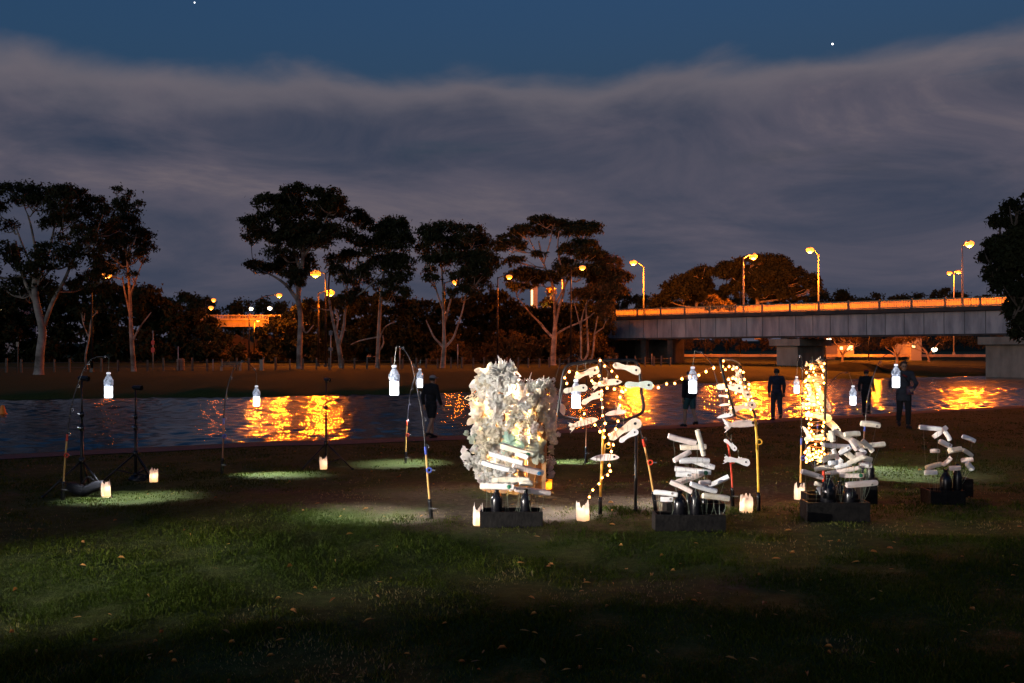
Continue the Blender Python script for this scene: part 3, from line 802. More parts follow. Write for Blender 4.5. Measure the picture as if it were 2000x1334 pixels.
tree('big gum tree with the tallest rounded crown, left of the two sodium lamps', 116,
     [[(585, 722, 12), (586, 680, 11), (587, 620, 10), (583, 580, 10), (590, 520, 8), (598, 440, 5)], [(584, 585, 8), (560, 558, 6), (535, 540, 4), (510, 528, 2.5)], [(588, 530, 6), (570, 480, 5), (545, 430, 3)], [(590, 510, 6), (620, 460, 5), (645, 410, 3)], [(587, 620, 4), (597, 650, 3), (612, 635, 2)]],
     [(485, 461, 17, 10), (513, 446, 30, 20), (532, 405, 28, 20), (557, 389, 24, 18), (592, 385, 34, 16), (643, 391, 28, 18), (668, 411, 15, 22), (595, 410, 44, 22), (645, 424, 36, 22), (544, 436, 38, 20), (552, 466, 38, 20), (595, 453, 38, 24), (651, 455, 33, 20), (491, 516, 15, 10), (519, 527, 28, 12), (554, 518, 32, 18), (577, 542, 24, 16), (552, 498, 28, 14), (626, 480, 30, 18), (590, 562, 16, 12), (594, 515, 14, 20), (580, 500, 24, 14)], leaf=0.30, rs=0.62, dens=1.35, per=40)
tree('twin-stemmed pale gum tree under the two sodium lamps', 120,
     [[(667, 720, 10), (665, 695, 9), (662, 676, 9), (655, 645, 6), (648, 615, 5), (642, 560, 4), (650, 500, 3)], [(663, 678, 7), (672, 640, 6), (675, 605, 5), (690, 560, 4), (700, 500, 3)], [(657, 650, 4), (660, 620, 3), (652, 600, 2.5)], [(676, 590, 4), (715, 565, 3), (748, 530, 2.5)], [(690, 560, 4), (682, 530, 3.5), (684, 505, 3), (700, 460, 2)]],
     [(700, 426, 20, 13), (716, 442, 20, 18), (690, 470, 22, 18), (722, 480, 18, 16), (665, 535, 16, 16), (690, 502, 25, 14), (700, 545, 22, 18), (655, 505, 18, 14), (676, 592, 18, 14), (722, 520, 16, 10), (606, 596, 10, 10), (690, 575, 22, 14)], leaf=0.30, rs=0.62, dens=1.35, per=40)
tree('slim gum tree with a dense domed crown right of the sodium lamps', 121,
     [[(737, 720, 9), (738, 680, 8), (740, 640, 7), (745, 570, 6), (755, 500, 4), (765, 450, 2.5)], [(739, 662, 3), (752, 640, 2.5), (770, 628, 2)], [(738, 690, 3.5), (748, 672, 3), (748, 655, 2)], [(738, 655, 3), (705, 665, 2.5), (685, 673, 2)], [(745, 560, 3), (765, 545, 3), (790, 510, 2)]],
     [(765, 435, 30, 12), (784, 453, 20, 22), (752, 457, 27, 20), (793, 476, 14, 20), (765, 487, 32, 18), (740, 510, 20, 12), (790, 511, 20, 14), (765, 527, 28, 12), (784, 542, 25, 11), (738, 478, 14, 16), (745, 560, 26, 14), (775, 572, 28, 14)], leaf=0.30, rs=0.62, dens=1.35, per=40)
tree('wide gum tree forking low behind the white sculpture', 121,
     [[(864, 720, 11), (866, 695, 10), (868, 675, 9), (867, 640, 6), (866, 600, 5), (865, 560, 4), (860, 480, 3)], [(868, 678, 6), (856, 668, 4.5), (846, 655, 3.5), (832, 625, 2)], [(868, 680, 6), (884, 662, 4.5), (893, 640, 3.5), (905, 600, 2.5), (915, 540, 2)], [(867, 640, 4), (876, 600, 3.5), (890, 560, 3), (918, 500, 2)], [(866, 610, 4), (850, 560, 3), (838, 510, 2)]],
     [(856, 443, 27, 12), (839, 457, 20, 16), (887, 449, 27, 14), (923, 454, 24, 14), (946, 475, 17, 20), (823, 485, 14, 18), (851, 477, 24, 17), (882, 480, 28, 20), (918, 485, 27, 20), (943, 503, 22, 16), (895, 511, 28, 16), (836, 510, 18, 12), (864, 508, 18, 10), (933, 528, 28, 16), (902, 539, 25, 14), (958, 522, 20, 18), (933, 560, 34, 22), (844, 548, 18, 11), (905, 575, 30, 15)], leaf=0.30, rs=0.62, dens=1.35, per=40)
tree('umbrella-crowned gum tree with bare white limbs above the white sculpture', 139,
     [[(1081, 714, 12), (1081, 690, 11), (1083, 655, 10), (1084, 620, 6), (1080, 560, 5), (1062, 515, 4), (1052, 470, 3)], [(1082, 662, 6), (1066, 645, 5), (1056, 632, 4.5), (1036, 612, 3), (1010, 580, 2)], [(1083, 655, 5), (1104, 642, 4), (1140, 626, 3), (1162, 610, 2)], [(1083, 640, 6), (1092, 600, 5), (1102, 560, 4), (1090, 490, 3), (1092, 450, 2)], [(1084, 600, 4), (1110, 545, 3.5), (1130, 490, 3), (1140, 455, 2)], [(1100, 560, 3), (1122, 520, 3), (1150, 500, 2)], [(1062, 520, 3), (1040, 480, 2.5), (1030, 455, 2)], [(1078, 660, 4), (1060, 640, 3)], [(1062, 515, 3), (1075, 470, 2.5), (1078, 450, 2)], [(1092, 500, 3), (1108, 470, 2.2), (1112, 455, 2)]],
     [(997, 460, 22, 12), (981, 480, 14, 16), (1004, 480, 25, 13), (1035, 447, 28, 12), (1060, 435, 30, 11), (1099, 437, 36, 12), (1137, 442, 25, 13), (1157, 455, 16, 18), (1124, 456, 32, 10), (1060, 452, 32, 10), (1111, 488, 22, 12), (1147, 500, 28, 12), (1176, 503, 20, 16), (1009, 512, 25, 10), (1050, 500, 12, 9), (1020, 539, 30, 17), (1060, 545, 34, 16), (1104, 540, 38, 16), (1145, 535, 30, 18), (1010, 565, 24, 10)], leaf=0.32, rs=0.55, sub=4, fill=0.5, dens=1.35)
tree('thin three-stemmed gum tree standing beside the bridge end', 140,
     [[(1135, 714, 4.5), (1135, 670, 4), (1136, 625, 3.5), (1150, 580, 3)], [(1135, 712, 4.5), (1148, 690, 4.2), (1147, 640, 3.8), (1146, 594, 3), (1165, 550, 2)], [(1135, 712, 4.5), (1155, 700, 4.2), (1161, 660, 3.8), (1162, 652, 3), (1178, 640, 2.5)], [(1161, 655, 3), (1170, 610, 2.5), (1190, 570, 2)], [(1136, 640, 2.5), (1124, 600, 2), (1115, 570, 1.5)]],
     [(1188, 523, 28, 22), (1213, 544, 19, 17), (1178, 554, 30, 22), (1200, 567, 22, 16), (1162, 574, 30, 16), (1130, 580, 22, 12), (1180, 600, 20, 14), (1184, 622, 12, 14)], leaf=0.30, rs=0.55, lm='leaf_lit', dens=1.4)
tree('rounded dark tree behind the left part of the bridge', 190,
     [[(1360, 660, 8), (1360, 610, 7), (1362, 570, 5)]],
     [(1371, 534, 22, 11), (1342, 549, 22, 15), (1323, 547, 6, 6), (1313, 566, 22, 17), (1287, 582, 12, 9), (1364, 561, 34, 20), (1340, 580, 40, 18), (1385, 585, 40, 18), (1300, 600, 30, 14)], lm='leaf_dark', leaf=0.48, rs=0.75, dens=1.5, group='trees behind the bridge', name='broad_tree')
tree('largest domed dark tree behind the middle of the bridge', 188,
     [[(1480, 660, 9), (1480, 600, 8), (1482, 560, 6), (1500, 530, 4)], [(1482, 580, 4), (1475, 555, 3), (1460, 530, 2)]],
     [(1424, 522, 20, 11), (1412, 537, 20, 18), (1460, 515, 30, 11), (1496, 513, 30, 12), (1527, 520, 20, 13), (1551, 534, 18, 13), (1578, 550, 18, 13), (1590, 570, 11, 14), (1472, 541, 44, 22), (1520, 546, 44, 20), (1448, 571, 40, 20), (1496, 575, 44, 20), (1544, 575, 40, 20)], lm='leaf_dark', leaf=0.48, rs=0.75, dens=1.5, group='trees behind the bridge', name='broad_tree')
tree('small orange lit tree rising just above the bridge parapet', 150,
     [[(1392, 660, 3), (1392, 600, 2.5), (1393, 585, 1.5)]], [(1392, 584, 9, 9), (1384, 592, 8, 8), (1402, 594, 9, 9), (1394, 602, 14, 8)], leaf=0.26, rs=0.4, lm='leaf_lit', group='trees behind the bridge', name='small_tree')
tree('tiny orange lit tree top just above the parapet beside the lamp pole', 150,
     [[(1425, 660, 3), (1425, 610, 2.5), (1425, 595, 1.5)]], [(1425, 594, 6, 7), (1422, 602, 8, 6)], leaf=0.26, rs=0.4, lm='leaf_lit', group='trees behind the bridge', name='small_tree')
tree('dark leafy tree leaning in from the frame edge over the bridge', 47,
     [[(2085, 740, 26), (2080, 640, 22), (2070, 540, 18), (2050, 450, 12)], [(2080, 640, 12), (2030, 580, 9), (1985, 560, 5)], [(2070, 540, 10), (2020, 480, 7), (1970, 450, 4)], [(2080, 660, 9), (2030, 650, 7), (1995, 640, 4)]],
     [(1987, 402, 13, 16), (1973, 430, 16, 18), (2007, 398, 18, 24), (1945, 482, 20, 20), (1987, 470, 30, 26), (1936, 535, 13, 16), (1965, 522, 28, 26), (2007, 520, 34, 40), (1955, 563, 24, 22), (1991, 578, 34, 30), (1999, 617, 24, 30), (2005, 650, 20, 22), (2055, 420, 40, 50), (2065, 520, 45, 60), (2060, 620, 45, 50), (2011, 440, 22, 24), (2105, 470, 50, 80), (2115, 600, 50, 60)],
     leaf=0.17, rs=0.26, lm='leaf_dark', bm='dark_bark', group='near trees', name='leafy_tree', depth=0.5, dens=1.5, per=60, base_z=-1.1, flat=0.9, fill=0.5)
tree('yellow lit slender tree between the umbrella gum limbs', 176, [[(1074, 690, 3), (1074, 620, 2.5), (1076, 570, 1.5)]], [(1076, 572, 7, 10), (1072, 590, 9, 9), (1062, 596, 8, 7)], leaf=0.4, rs=0.5, lm='leaf_lit', group='trees behind the bridge', name='small_tree')
far_lamp(1066, 612, 170, 'low yellow lamp lighting a slender tree behind the umbrella gum', 2500, lens=0.2, color=(1.0, 0.72, 0.06), lensmat='white_lens')
# bare-limbed trees seen under the bridge
for px, d, h, lean, lb in ((1645, 172, 40, 16, 'forked bare tree under the bridge beside the middle pier'), (1752, 165, 34, -10, 'small pale forked tree behind the standing man under the bridge'), (1815, 178, 38, -22, 'crooked bare tree under the bridge beside the big pier')):
    by = HOR + FPX * (CAM_H - FAR_Z) / d
    tree(lb, d, [[(px, by, 5), (px + lean * 0.2, by - h * 0.45, 4), (px + lean, by - h, 2.5)], [(px, by - h * 0.4, 3), (px - lean * 0.6, by - h * 0.8, 2), (px - lean * 0.9, by - h, 1.5)], [(px + lean * 0.2, by - h * 0.45, 2), (px + lean * 1.5, by - h * 0.75, 1.5), (px + lean * 2.2, by - h * 0.85, 1)]],
         [(px + lean, by - h - 8, 16, 8), (px - lean, by - h - 8, 16, 8), (px + lean * 2.2, by - h - 2, 12, 6)], leaf=0.3, rs=0.6, lm='leaf_lit', group='bare trees under the bridge', name='bare_tree', per=22)
# small bare saplings at the wood edge
for px, d, pts, lb in ((172, 112, [(172, 722, 4), (168, 700, 4), (172, 660, 3.5), (180, 625, 2.5), (188, 610, 1.5)], 'thin forked sapling between the two leftmost gum trees'),                       ):
    tree(lb, d, [pts, [(pts[2][0], pts[2][1], 2.5), (pts[2][0] - 10, pts[2][1] - 25, 2), (pts[2][0] - 14, pts[2][1] - 45, 1.2)]], [(pts[-1][0], pts[-1][1] - 4, 9, 6), (pts[2][0] - 14, pts[2][1] - 48, 9, 6)], leaf=0.2, rs=0.35, group='saplings on the far bank', name='sapling', per=20)

# woods that read as one mass
def woods(name, label, outline, d, base_py, step, rad, leaf, rs, lm, per=40, dens=1.3, dj=8.0):
    ox = [o[0] for o in outline]; oy = [o[1] for o in outline]
    k = d / FPX; C, Rr = [], []
    x = ox[0]
    while x < ox[-1]:
        ty = np.interp(x, ox, oy)
        y = ty + rad * 0.8
        while y < base_py:
            c = P(x + random.uniform(-.5, .5) * step, y + random.uniform(-2, 4), d); c.y += random.uniform(-dj, dj)
            q = random.uniform(0.75, 1.25)
            C.append(c); Rr.append((rad * k * q, rad * k * q, rad * k * q * 0.85))
            y += rad * 1.25
        x += step
    v, f = leaf_tris(C, Rr, leaf, rs, dens, per)
    o = link_mesh(name, fast_mesh(name, v, f, MATS[lm])); tag(o, label, kind='stuff'); return o
woods('treeline', 'dark wood behind the gum trees on the far bank',
      [(-160, 540), (0, 570), (120, 550), (200, 555), (290, 560), (330, 585), (380, 605), (425, 640), (450, 668), (478, 674), (505, 672), (525, 640), (550, 610), (600, 592), (700, 580), (780, 575), (850, 590), (900, 585), (960, 566), (1000, 585), (1060, 605), (1110, 590), (1150, 585), (1178, 600)], 158, 722, 16, 16, 0.58, 0.95, 'leaf_dark', dj=6.0)
woods('undergrowth', 'rust lit bushes under the gum trees near the bridge end',
      [(850, 690), (880, 650), (930, 690), (990, 640), (1040, 660), (1090, 650), (1130, 640), (1180, 650), (1195, 690)], 148, 718, 17, 10, 0.38, 0.7, 'leaf_lit', dj=3, dens=0.5)
woods('treeline', 'distant dark tree line left of the bridge', [(290, 585), (340, 572), (380, 580), (420, 586), (450, 600), (480, 580), (500, 580), (520, 600), (560, 592), (600, 585)], 225, 650, 16, 15, 0.6, 1.2, 'leaf_dark')
woods('treeline', 'distant dark tree line behind the bridge', [(1190, 570), (1240, 575), (1290, 590), (1560, 578), (1610, 572), (1650, 570), (1700, 580), (1760, 576), (1800, 572), (1840, 566), (1862, 586), (1890, 570), (1930, 576), (2100, 570)], 260, 640, 15, 13, 0.6, 1.2, 'leaf_dark')
woods('treeline', 'dark trees seen under the bridge', [(1180, 650), (1330, 655), (1420, 655), (1520, 650), (1620, 655), (1800, 652), (2050, 650)], 240, 684, 15, 11, 0.55, 1.1, 'leaf_lit', dens=0.5)

# dark grass mound on the far bank
mv, mf = [], []
cx_, cyd = P(1660, 735, 128).x, 128.0
for i in range(17):
    for k in range(9):
        u, w = i / 16 * 2 - 1, k / 8 * 2 - 1
        hgt = max(0.0, 1 - u * u) ** 0.7 * max(0.0, 1 - w * w)
        mv.append((cx_ + u * 7.5, cyd + w * 4 + u * 3.0, -2.3 + hgt * 2.05 + 0.08 * math.sin(i * 2.1 + k)))
for i in range(16):
    for k in range(8):
        a = i * 9 + k; mf.append((a, a + 9, a + 10, a + 1))
mound = link_mesh('hill', fast_mesh('hill', mv, mf, MATS['leaf_dark'], True)); tag(mound, 'dark overgrown mound on the far bank', kind='structure')
# low road under the bridge
rd = MB().box((P(1700, 700, 196).x - 20, 196, 0.15), (190, 7, 0.5)); ro = rd.build('road', MATS['concrete']); tag(ro, 'low road lit orange beyond the bridge', kind='structure')

# low wooded ridge closing the view far behind
hv, hf = [], []
for i in range(90):
    x = -900 + i * 20
    h = 9 + 3 * math.sin(i * 0.35) + 2 * math.sin(i * 0.9 + 1)
    for (yy_, zz_) in ((520, -2), (560, h * 0.75), (620, h), (760, -2)): hv.append((x, yy_, zz_))
for i in range(89):
    for k in range(3):
        a = i * 4 + k; hf.append((a, a + 4, a + 5, a + 1))
hl = link_mesh('hills', fast_mesh('hills', hv, hf, MATS['leaf_dark'], True)); tag(hl, 'low dark wooded ridge far behind the river', kind='structure')

# ================================================================== FAR BANK FURNITURE
fence = thing('fence', 'low post and wire fence along the far bank under the gum trees', 'fence', FP(400, 108))
pmesh = MB().box((0, 0, 0.62), (0.20, 0.16, 1.3), None, 0.92).mesh('post', MATS['timber_grey'])
fp = []
for i in range(64):
    u = i / 63
    x = -62 + u * 84
    y = float(np.interp(x, [-62, -48, -20, 0, 24], [96, 99, 113, 121, 140])) 
    p = Vector((x + random.uniform(-.12, .12), y, far_z(x, y)))
    fp.append(p)
    link_mesh('post', pmesh, None, fence, p, (random.uniform(-.03, .03), random.uniform(-.03, .03), random.uniform(0, 3)), (1, 1, random.uniform(0.9, 1.12)))
for h in (0.45, 0.95):
    MB().tube([p + Vector((0, 0.12, h)) for p in fp], 0.018, 4).build('wire', MATS['wire'], fence)

def pole_sign(px, d, h, label, boards=(), m='galvanised', cat='sign'):
    b0 = FP(px, d); t = thing('signpost', label, cat, b0, 'posts and signs on the far bank')
    MB().tube([b0, b0 + Vector((0, 0, h))], 0.055, 8).build('pole', MATS[m], t, True)
    for (z, w, hh, mm, shape) in boards:
        if shape == 'disc':
            q = MB(); q.prism([(w / 2 * math.cos(a), hh / 2 * math.sin(a)) for a in np.linspace(0, 2 * math.pi, 17)[:-1]], 0.03, Matrix.Translation(b0 + Vector((0, -0.09, z)))); q.build('sign_plate', MATS[mm], t)
        else:
            MB().box(b0 + Vector((0, -0.09, z)), (w, 0.04, hh)).build('sign_plate', MATS[mm], t)
    return t
pole_sign(299, 108, 4.3, 'white pole carrying two red discs beside the slender gum tree', [(4.15, 0.16, 0.3, 'cloth_white', 'box'), (3.0, 0.36, 0.55, 'sign_red', 'disc'), (2.2, 0.42, 0.62, 'sign_red', 'disc')])
pole_sign(348, 108, 2.6, 'bare thin metal pole beside the grey bin on the far bank')
pole_sign(35, 98, 2.9, 'pale lantern-topped post at the frame edge on the far bank', [(2.8, 0.26, 0.46, 'concrete', 'box')], 'timber_grey')
pole_sign(646, 112, 4.4, 'grey signpost with small plates beside the twin-stemmed tree', [(4.1, 0.4, 0.5, 'cloth_grey', 'box'), (2.3, 0.5, 0.35, 'cloth_grey', 'box')])
pole_sign(781, 112, 2.4, 'thin pale post behind the hanging bottle on the far bank')
pole_sign(894, 120, 2.9, 'thin grey post right of the low forking tree')
pole_sign(1273, 138, 1.6, 'short white marker post in front of the bridge abutment', m='cloth_white')
pole_sign(416, 106, 1.25, 'short white marker post left of the bench', m='cloth_white')

b0 = FP(353, 107.5); t = thing('bin', 'grey concrete litter bin beside a bare pole on the far bank', 'bin', b0)
MB().lathe([(0.40, 0), (0.42, 0.1), (0.40, 0.9), (0.44, 0.95), (0.44, 1.05), (0.3, 1.1)], b0, 14).build('barrel', MATS['concrete'], t, True)
MB().lathe([(0.45, 0), (0.45, 0.06), (0.2, 0.16)], b0 + Vector((0, 0, 1.12)), 14).build('lid', MATS['concrete'], t, True)
b0 = FP(511, 107.5); t = thing('bin', 'narrow grey bin post right of the bench on the far bank', 'bin', b0)
MB().box(b0 + Vector((0, 0, 0.55)), (0.36, 0.36, 1.1)).build('barrel', MATS['concrete'], t)
MB().box(b0 + Vector((0, 0, 1.15)), (0.42, 0.42, 0.08)).build('lid', MATS['concrete'], t)
b0 = FP(451, 106); t = thing('bench', 'wooden park bench with pale end posts on the far bank', 'bench', b0)
for k in range(3): MB().box(b0 + Vector((0, -0.18 + k * 0.16, 0.45)), (1.9, 0.13, 0.05)).build('seat_slat', MATS['timber_grey'], t)
for k in range(2): MB().box(b0 + Vector((0, 0.28, 0.66 + k * 0.2)), (1.9, 0.04, 0.15)).build('back_slat', MATS['timber_grey'], t)
for sx in (-1, 1):
    MB().box(b0 + Vector((sx * 1.0, 0.25, 0.5)), (0.10, 0.12, 1.0)).box(b0 + Vector((sx * 1.0, -0.05, 0.42)), (0.10, 0.5, 0.06)).build('end_post', MATS['concrete'], t)
    MB().box(b0 + Vector((sx * 1.0, -0.25, 0.22)), (0.10, 0.12, 0.44)).build('leg', MATS['concrete'], t)

# buoy
bz = P(5, 808, 1944 * (CAM_H - WATER_Z) / (808 - HOR)); t = thing('buoy', 'orange cone buoy floating at the frame edge of the river', 'buoy', bz)
MB().lathe([(0.20, -0.1), (0.21, 0.0), (0.17, 0.12), (0.10, 0.40), (0.07, 0.46), (0.02, 0.48)], bz, 16).build('cone', MATS['orange_plastic'], t, True)
MB().lathe([(0.22, -0.06), (0.25, 0.0), (0.22, 0.05)], bz, 16).build('float_ring', MATS['orange_plastic'], t, True)

# far buildings and their lit windows
def house(px0, px1, top_py, d, label, wins, wall='building_grey', depth=8):
    x0, x1 = P(px0, 0, d).x, P(px1, 0, d).x; zt = P(0, top_py, d).z; zb = far_z((x0 + x1) / 2, d)
    b0 = Vector(((x0 + x1) / 2, d, zb)); t = thing('building', label, 'building', b0, 'buildings beyond the far bank')
    MB().box((b0.x, d + depth / 2, (zt + zb) / 2), (x1 - x0, depth, zt - zb)).build('wall', MATS[wall], t)
    MB().box((b0.x, d + depth / 2, zt + 0.2), (x1 - x0 + 0.6, depth + 0.6, 0.4), None, 0.92).build('roof', MATS['roof_dark'], t)
    for (a, c, b2, e) in wins:
        p, q = P(a, c, d), P(b2, e, d)
        w = MB().box(((p.x + q.x) / 2, d - 0.02, (p.z + q.z) / 2), (q.x - p.x + 0.24, 0.10, p.z - q.z + 0.24)).build('window', MATS['roof_dark'], t)
        MB().box(((p.x + q.x) / 2, d - 0.09, (p.z + q.z) / 2), (q.x - p.x, 0.05, p.z - q.z)).build('pane', MATS['lit_window'], w)
    return t
house(1779, 1800, 660, 192, 'grey upright building seen under the right bridge span', [(1781, 674, 1787, 679)])
house(1636, 1668, 674, 198, 'low building with lit windows under the bridge beside the pier', [(1640, 677, 1646, 683), (1654, 675, 1665, 684)], 'render_cream')
house(-40, 40, 596, 240, 'dim building with small lit windows behind the leftmost trees', [(2, 603, 5, 607), (13, 605, 16, 609), (6, 666, 9, 670), (11, 665, 14, 668)])
house(1036, 1050, 560, 215, 'tall pale chimney building glimpsed between gum crowns', [(1037, 566, 1041, 602)], 'render_cream', 4)

# stars
for px, py, r, lb in ((1626, 86, 3.4, 'bright single star above the cloud bank'), (380, 5, 2.4, 'faint star at the top edge of the sky')):
    st = MB().ball((0, 0, 0), r, 8, 6).build('star', MATS['star_glow'], None, True); st.location = P(px, py, 3500); tag(st, lb, 'star')

# ================================================================== THE INSTALLATION
def spine(pix, d, dd=None):
    return [P(a, b_, d + (0 if dd is None else dd[i])) for i, (a, b_) in enumerate(pix)]

def fishing_rod(pix, d, label, lower, bottle_top, grip=(0.04, 0.17), reel=True, blank='rod_black', ring='red_plastic', lean=0.0):
    """pix: base to tip in photo pixels at depth d; lower = material of the lower third"""
    n_ = len(pix)
    pts = [P(a, b_, d + lean * i / (n_ - 1)) for i, (a, b_) in enumerate(pix)]
    gz = float(near_z(np.array(pts[0].x), np.array(pts[0].y)))
    pts[0].z = gz - 0.12
    t = thing('fishing_rod', label, 'fishing rod', Vector((pts[0].x, pts[0].y, gz)), 'fishing rods stuck in the lawn')
    cp = curve_pts(pts, 8)
    L = [0.0]
    for a, c in zip(cp, cp[1:]): L.append(L[-1] + (c - a).length)
    tot = L[-1]
    def at(u):
        s_ = u * tot
        for i in range(len(cp) - 1):
            if L[i + 1] >= s_: return cp[i].lerp(cp[i + 1], (s_ - L[i]) / max(1e-6, L[i + 1] - L[i]))
        return cp[-1]
    def seg(u0, u1, r0, r1, name, m, k=10):
        ps = [at(u0 + (u1 - u0) * i / k) for i in range(k + 1)]
        return MB().tube(ps, list(np.linspace(r0, r1, k + 1)), 8).build(name, MATS[m], t, True)
    seg(0.0, 0.42, 0.0105, 0.0095, 'butt', lower)
    seg(0.42, 1.0, 0.0085, 0.0035, 'blank', blank, 24)
    seg(grip[0], grip[1], 0.021, 0.019, 'grip', 'black_plastic')
    seg(0.40, 0.44, 0.013, 0.013, 'ferrule', ring, 4)
    for u in (0.44, 0.58, 0.72, 0.86, 0.97):
        c = at(u); r = 0.02 * (1.15 - 0.6 * u)
        ring_pts = [c + Vector((r * math.cos(a) + r, 0, r * math.sin(a))) for a in np.linspace(0, 2 * math.pi, 11)]
        MB().tube(ring_pts, 0.0022, 5, False).build('line_guide', MATS['chrome'], t, True)
    if reel:
        c = at(0.32) + Vector((0.02, -0.02, 0))
        rr = [c + Vector((0.022 * math.cos(a), 0, 0.022 * math.sin(a))) for a in np.linspace(0, 2 * math.pi, 13)]
        rl = MB().tube(rr, 0.008, 6, False).build('reel', MATS[ring], t, True)
        MB().tube([c + Vector((0.02, 0, 0)), c + Vector((0.06, -0.01, 0.0))], 0.004, 6).build('reel_handle', MATS['chrome'], rl)
    c = at(0.13); MB().tube([c + Vector((-0.005, -0.02, -0.01)), c + Vector((0.06, -0.03, -0.015))], 0.004, 6).build('peg', MATS['chrome'], t)
    MB().tube([cp[-1], bottle_top], 0.0022, 5).build('line', MATS['nylon'], t)
    return t

def pet_bottle(px, top_py, bot_py, d, label, patch, energy=150, cone=52, blend=1.0, tilt=0.0):
    """hanging bottle lamp; patch = ground pixel that its beam lights"""
    top = P(px, top_py, d); H = (bot_py - top_py) / FPX * d; b0 = top - Vector((0, 0, H))
    t = thing('bottle_lamp', label, 'lamp', b0, 'glowing plastic bottles hung from fishing rods')
    r = H * 0.155
    mb = MB().lathe([(r * 0.88, 0), (r * 0.98, H * 0.03), (r, H * 0.08), (r * 0.96, H * 0.22), (r * 1.0, H * 0.36), (r * 0.98, H * 0.45)], b0, 18)
    mb.build('glowing_base', MATS['led_plastic'], t, True)
    prof = [(r * 1.0, H * 0.455)]
    for i in range(9):
        prof.append((r * (0.92 if i % 2 else 1.03), H * (0.47 + i * 0.028)))
    prof += [(r * 0.94, H * 0.73), (r * 0.72, H * 0.81), (r * 0.46, H * 0.87), (r * 0.42, H * 0.92)]
    MB().lathe(prof, b0, 18).build('bottle_body', MATS['pet_plastic'], t, True)
    MB().lathe([(r * 0.50, H * 0.925), (r * 0.52, H * 0.94), (r * 0.50, H * 0.995), (r * 0.3, H)], b0, 14).build('cap', MATS['cap_white'], t, True)
    # crumpled foil label round the shoulder
    cr = MB(); k = 22; rr_ = random.Random(int(px))
    for i in range(3):
        for j in range(k):
            a = 2 * math.pi * j / k; q = r * (1.06 + rr_.uniform(-0.05, 0.16))
            cr.v.append((b0.x + q * math.cos(a), b0.y + q * math.sin(a), b0.z + H * (0.50 + 0.10 * i) + rr_.uniform(-1, 1) * H * 0.015))
    for i in range(2):
        for j in range(k): a, c = i * k + j, i * k + (j + 1) % k; cr.f.append((a, c, c + k, a + k))
    cr.build('foil_label', MATS['pet_plastic'], t)
    tgt = GP(*patch)
    lamp_light('bottle_light', 'SPOT', b0 - Vector((0, 0, 0.01)), energy, LED, t, 0.02, tgt, cone, blend)
    lamp_light('bottle_glow', 'POINT', b0 + Vector((0, -r * 2.2, H * 0.2)), 1.1, LED, t, 0.03)
    return t

RODS = [
    ([(121, 975), (127, 900), (135, 820), (143, 780), (157, 737), (172, 708), (190, 697), (213, 698)], 11.0, 'gold and red fishing rod arching over the leftmost tripod stand', 'rod_gold', (212, 727, 777), (243, 972), 'leftmost glowing bottle hanging beside the first tripod stand', 'red_plastic'),
    ([(433, 925), (436, 860), (438, 800), (445, 755), (458, 718), (473, 705), (488, 712), (501, 728)], 13.6, 'thin brown fishing rod with blue ferrule arching over the river', 'rod_brown', (501, 753, 793), (530, 928), 'small glowing bottle hanging just left of the golden water reflection', 'rod_blue'),
    ([(845, 1022), (838, 965), (833, 900), (825, 815), (813, 750), (802, 705), (790, 684), (774, 676)], 9.45, 'long copper fishing rod with blue reel nearest the white sculpture', 'rod_gold', (770, 713, 772), (735, 1006), 'largest glowing bottle hanging left of the white sculpture', 'rod_blue'),
    ([(792, 904), (793, 860), (796, 810), (800, 775), (808, 742), (817, 712), (822, 701)], 15.4, 'short distant fishing rod crossing the copper rod', 'rod_gold', (820, 720, 757), (790, 905), 'smaller glowing bottle right beside the largest left bottle', 'red_plastic'),
    ([(1285, 1000), (1270, 925), (1250, 838), (1232, 800), (1213, 766), (1190, 728), (1165, 709), (1128, 713)], 9.75, 'leaning orange and red fishing rod passing behind the hoop net', 'rod_gold', (1125, 741, 797), (1075, 1003), 'glowing bottle behind the shoe-sole fish in the hoop net', 'red_plastic'),
    ([(1144, 894), (1145, 850), (1146, 800), (1145, 740), (1136, 704), (1118, 694), (1092, 716)], 15.7, 'thin brown fishing rod standing upright behind the hoop net', 'rod_brown', (1078, 762, 796), (1110, 901), 'distant glowing bottle hidden behind the white sculpture', 'rod_red'),
    ([(1432, 984), (1429, 930), (1422, 868), (1410, 800), (1402, 752), (1390, 712), (1374, 692), (1357, 685)], 10.4, 'black fishing rod with red ring bending left above the foam sticks', 'rod_red', (1353, 716, 768), (1300, 984), 'glowing bottle hanging alone between the two hoop nets', 'red_plastic'),
    ([(1590, 926), (1594, 880), (1598, 820), (1608, 772), (1622, 748), (1640, 730), (1658, 728)], 15.0, 'dark fishing rod arching right from behind the glowing fish column', 'rod_brown', (1666, 753, 791), (1725, 917), 'small glowing bottle hanging right of the glowing fish column', 'rod_blue'),
    ([(1683, 948), (1686, 880), (1690, 825), (1697, 767), (1707, 730), (1722, 700), (1738, 690), (1750, 698)], 12.4, 'fishing rod with blue ferrule rising behind the big foam stack', 'rod_brown', (1750, 711, 757), (1760, 925), 'rightmost glowing bottle hanging in front of the standing man', 'rod_blue'),
    ([(1563, 970), (1564, 900), (1566, 820), (1567, 740), (1566, 700), (1562, 692), (1558, 705)], 10.9, 'upright fishing rod against the left side of the glowing fish column', 'rod_gold', (1556, 735, 768), (1560, 968), 'dim silvery bottle hanging at the left top of the glowing fish column', 'rod_blue'),
]
for pix, d, lb, lower, (bx, bt, bb), patch, blb, ring in RODS:
    fishing_rod(pix, d, lb, lower, P(bx, bt, d), ring=ring)
    dim = 'dim silvery' in blb
    pet_bottle(bx, bt, bb, d, blb, patch, energy=10 if dim else 420, cone=78)

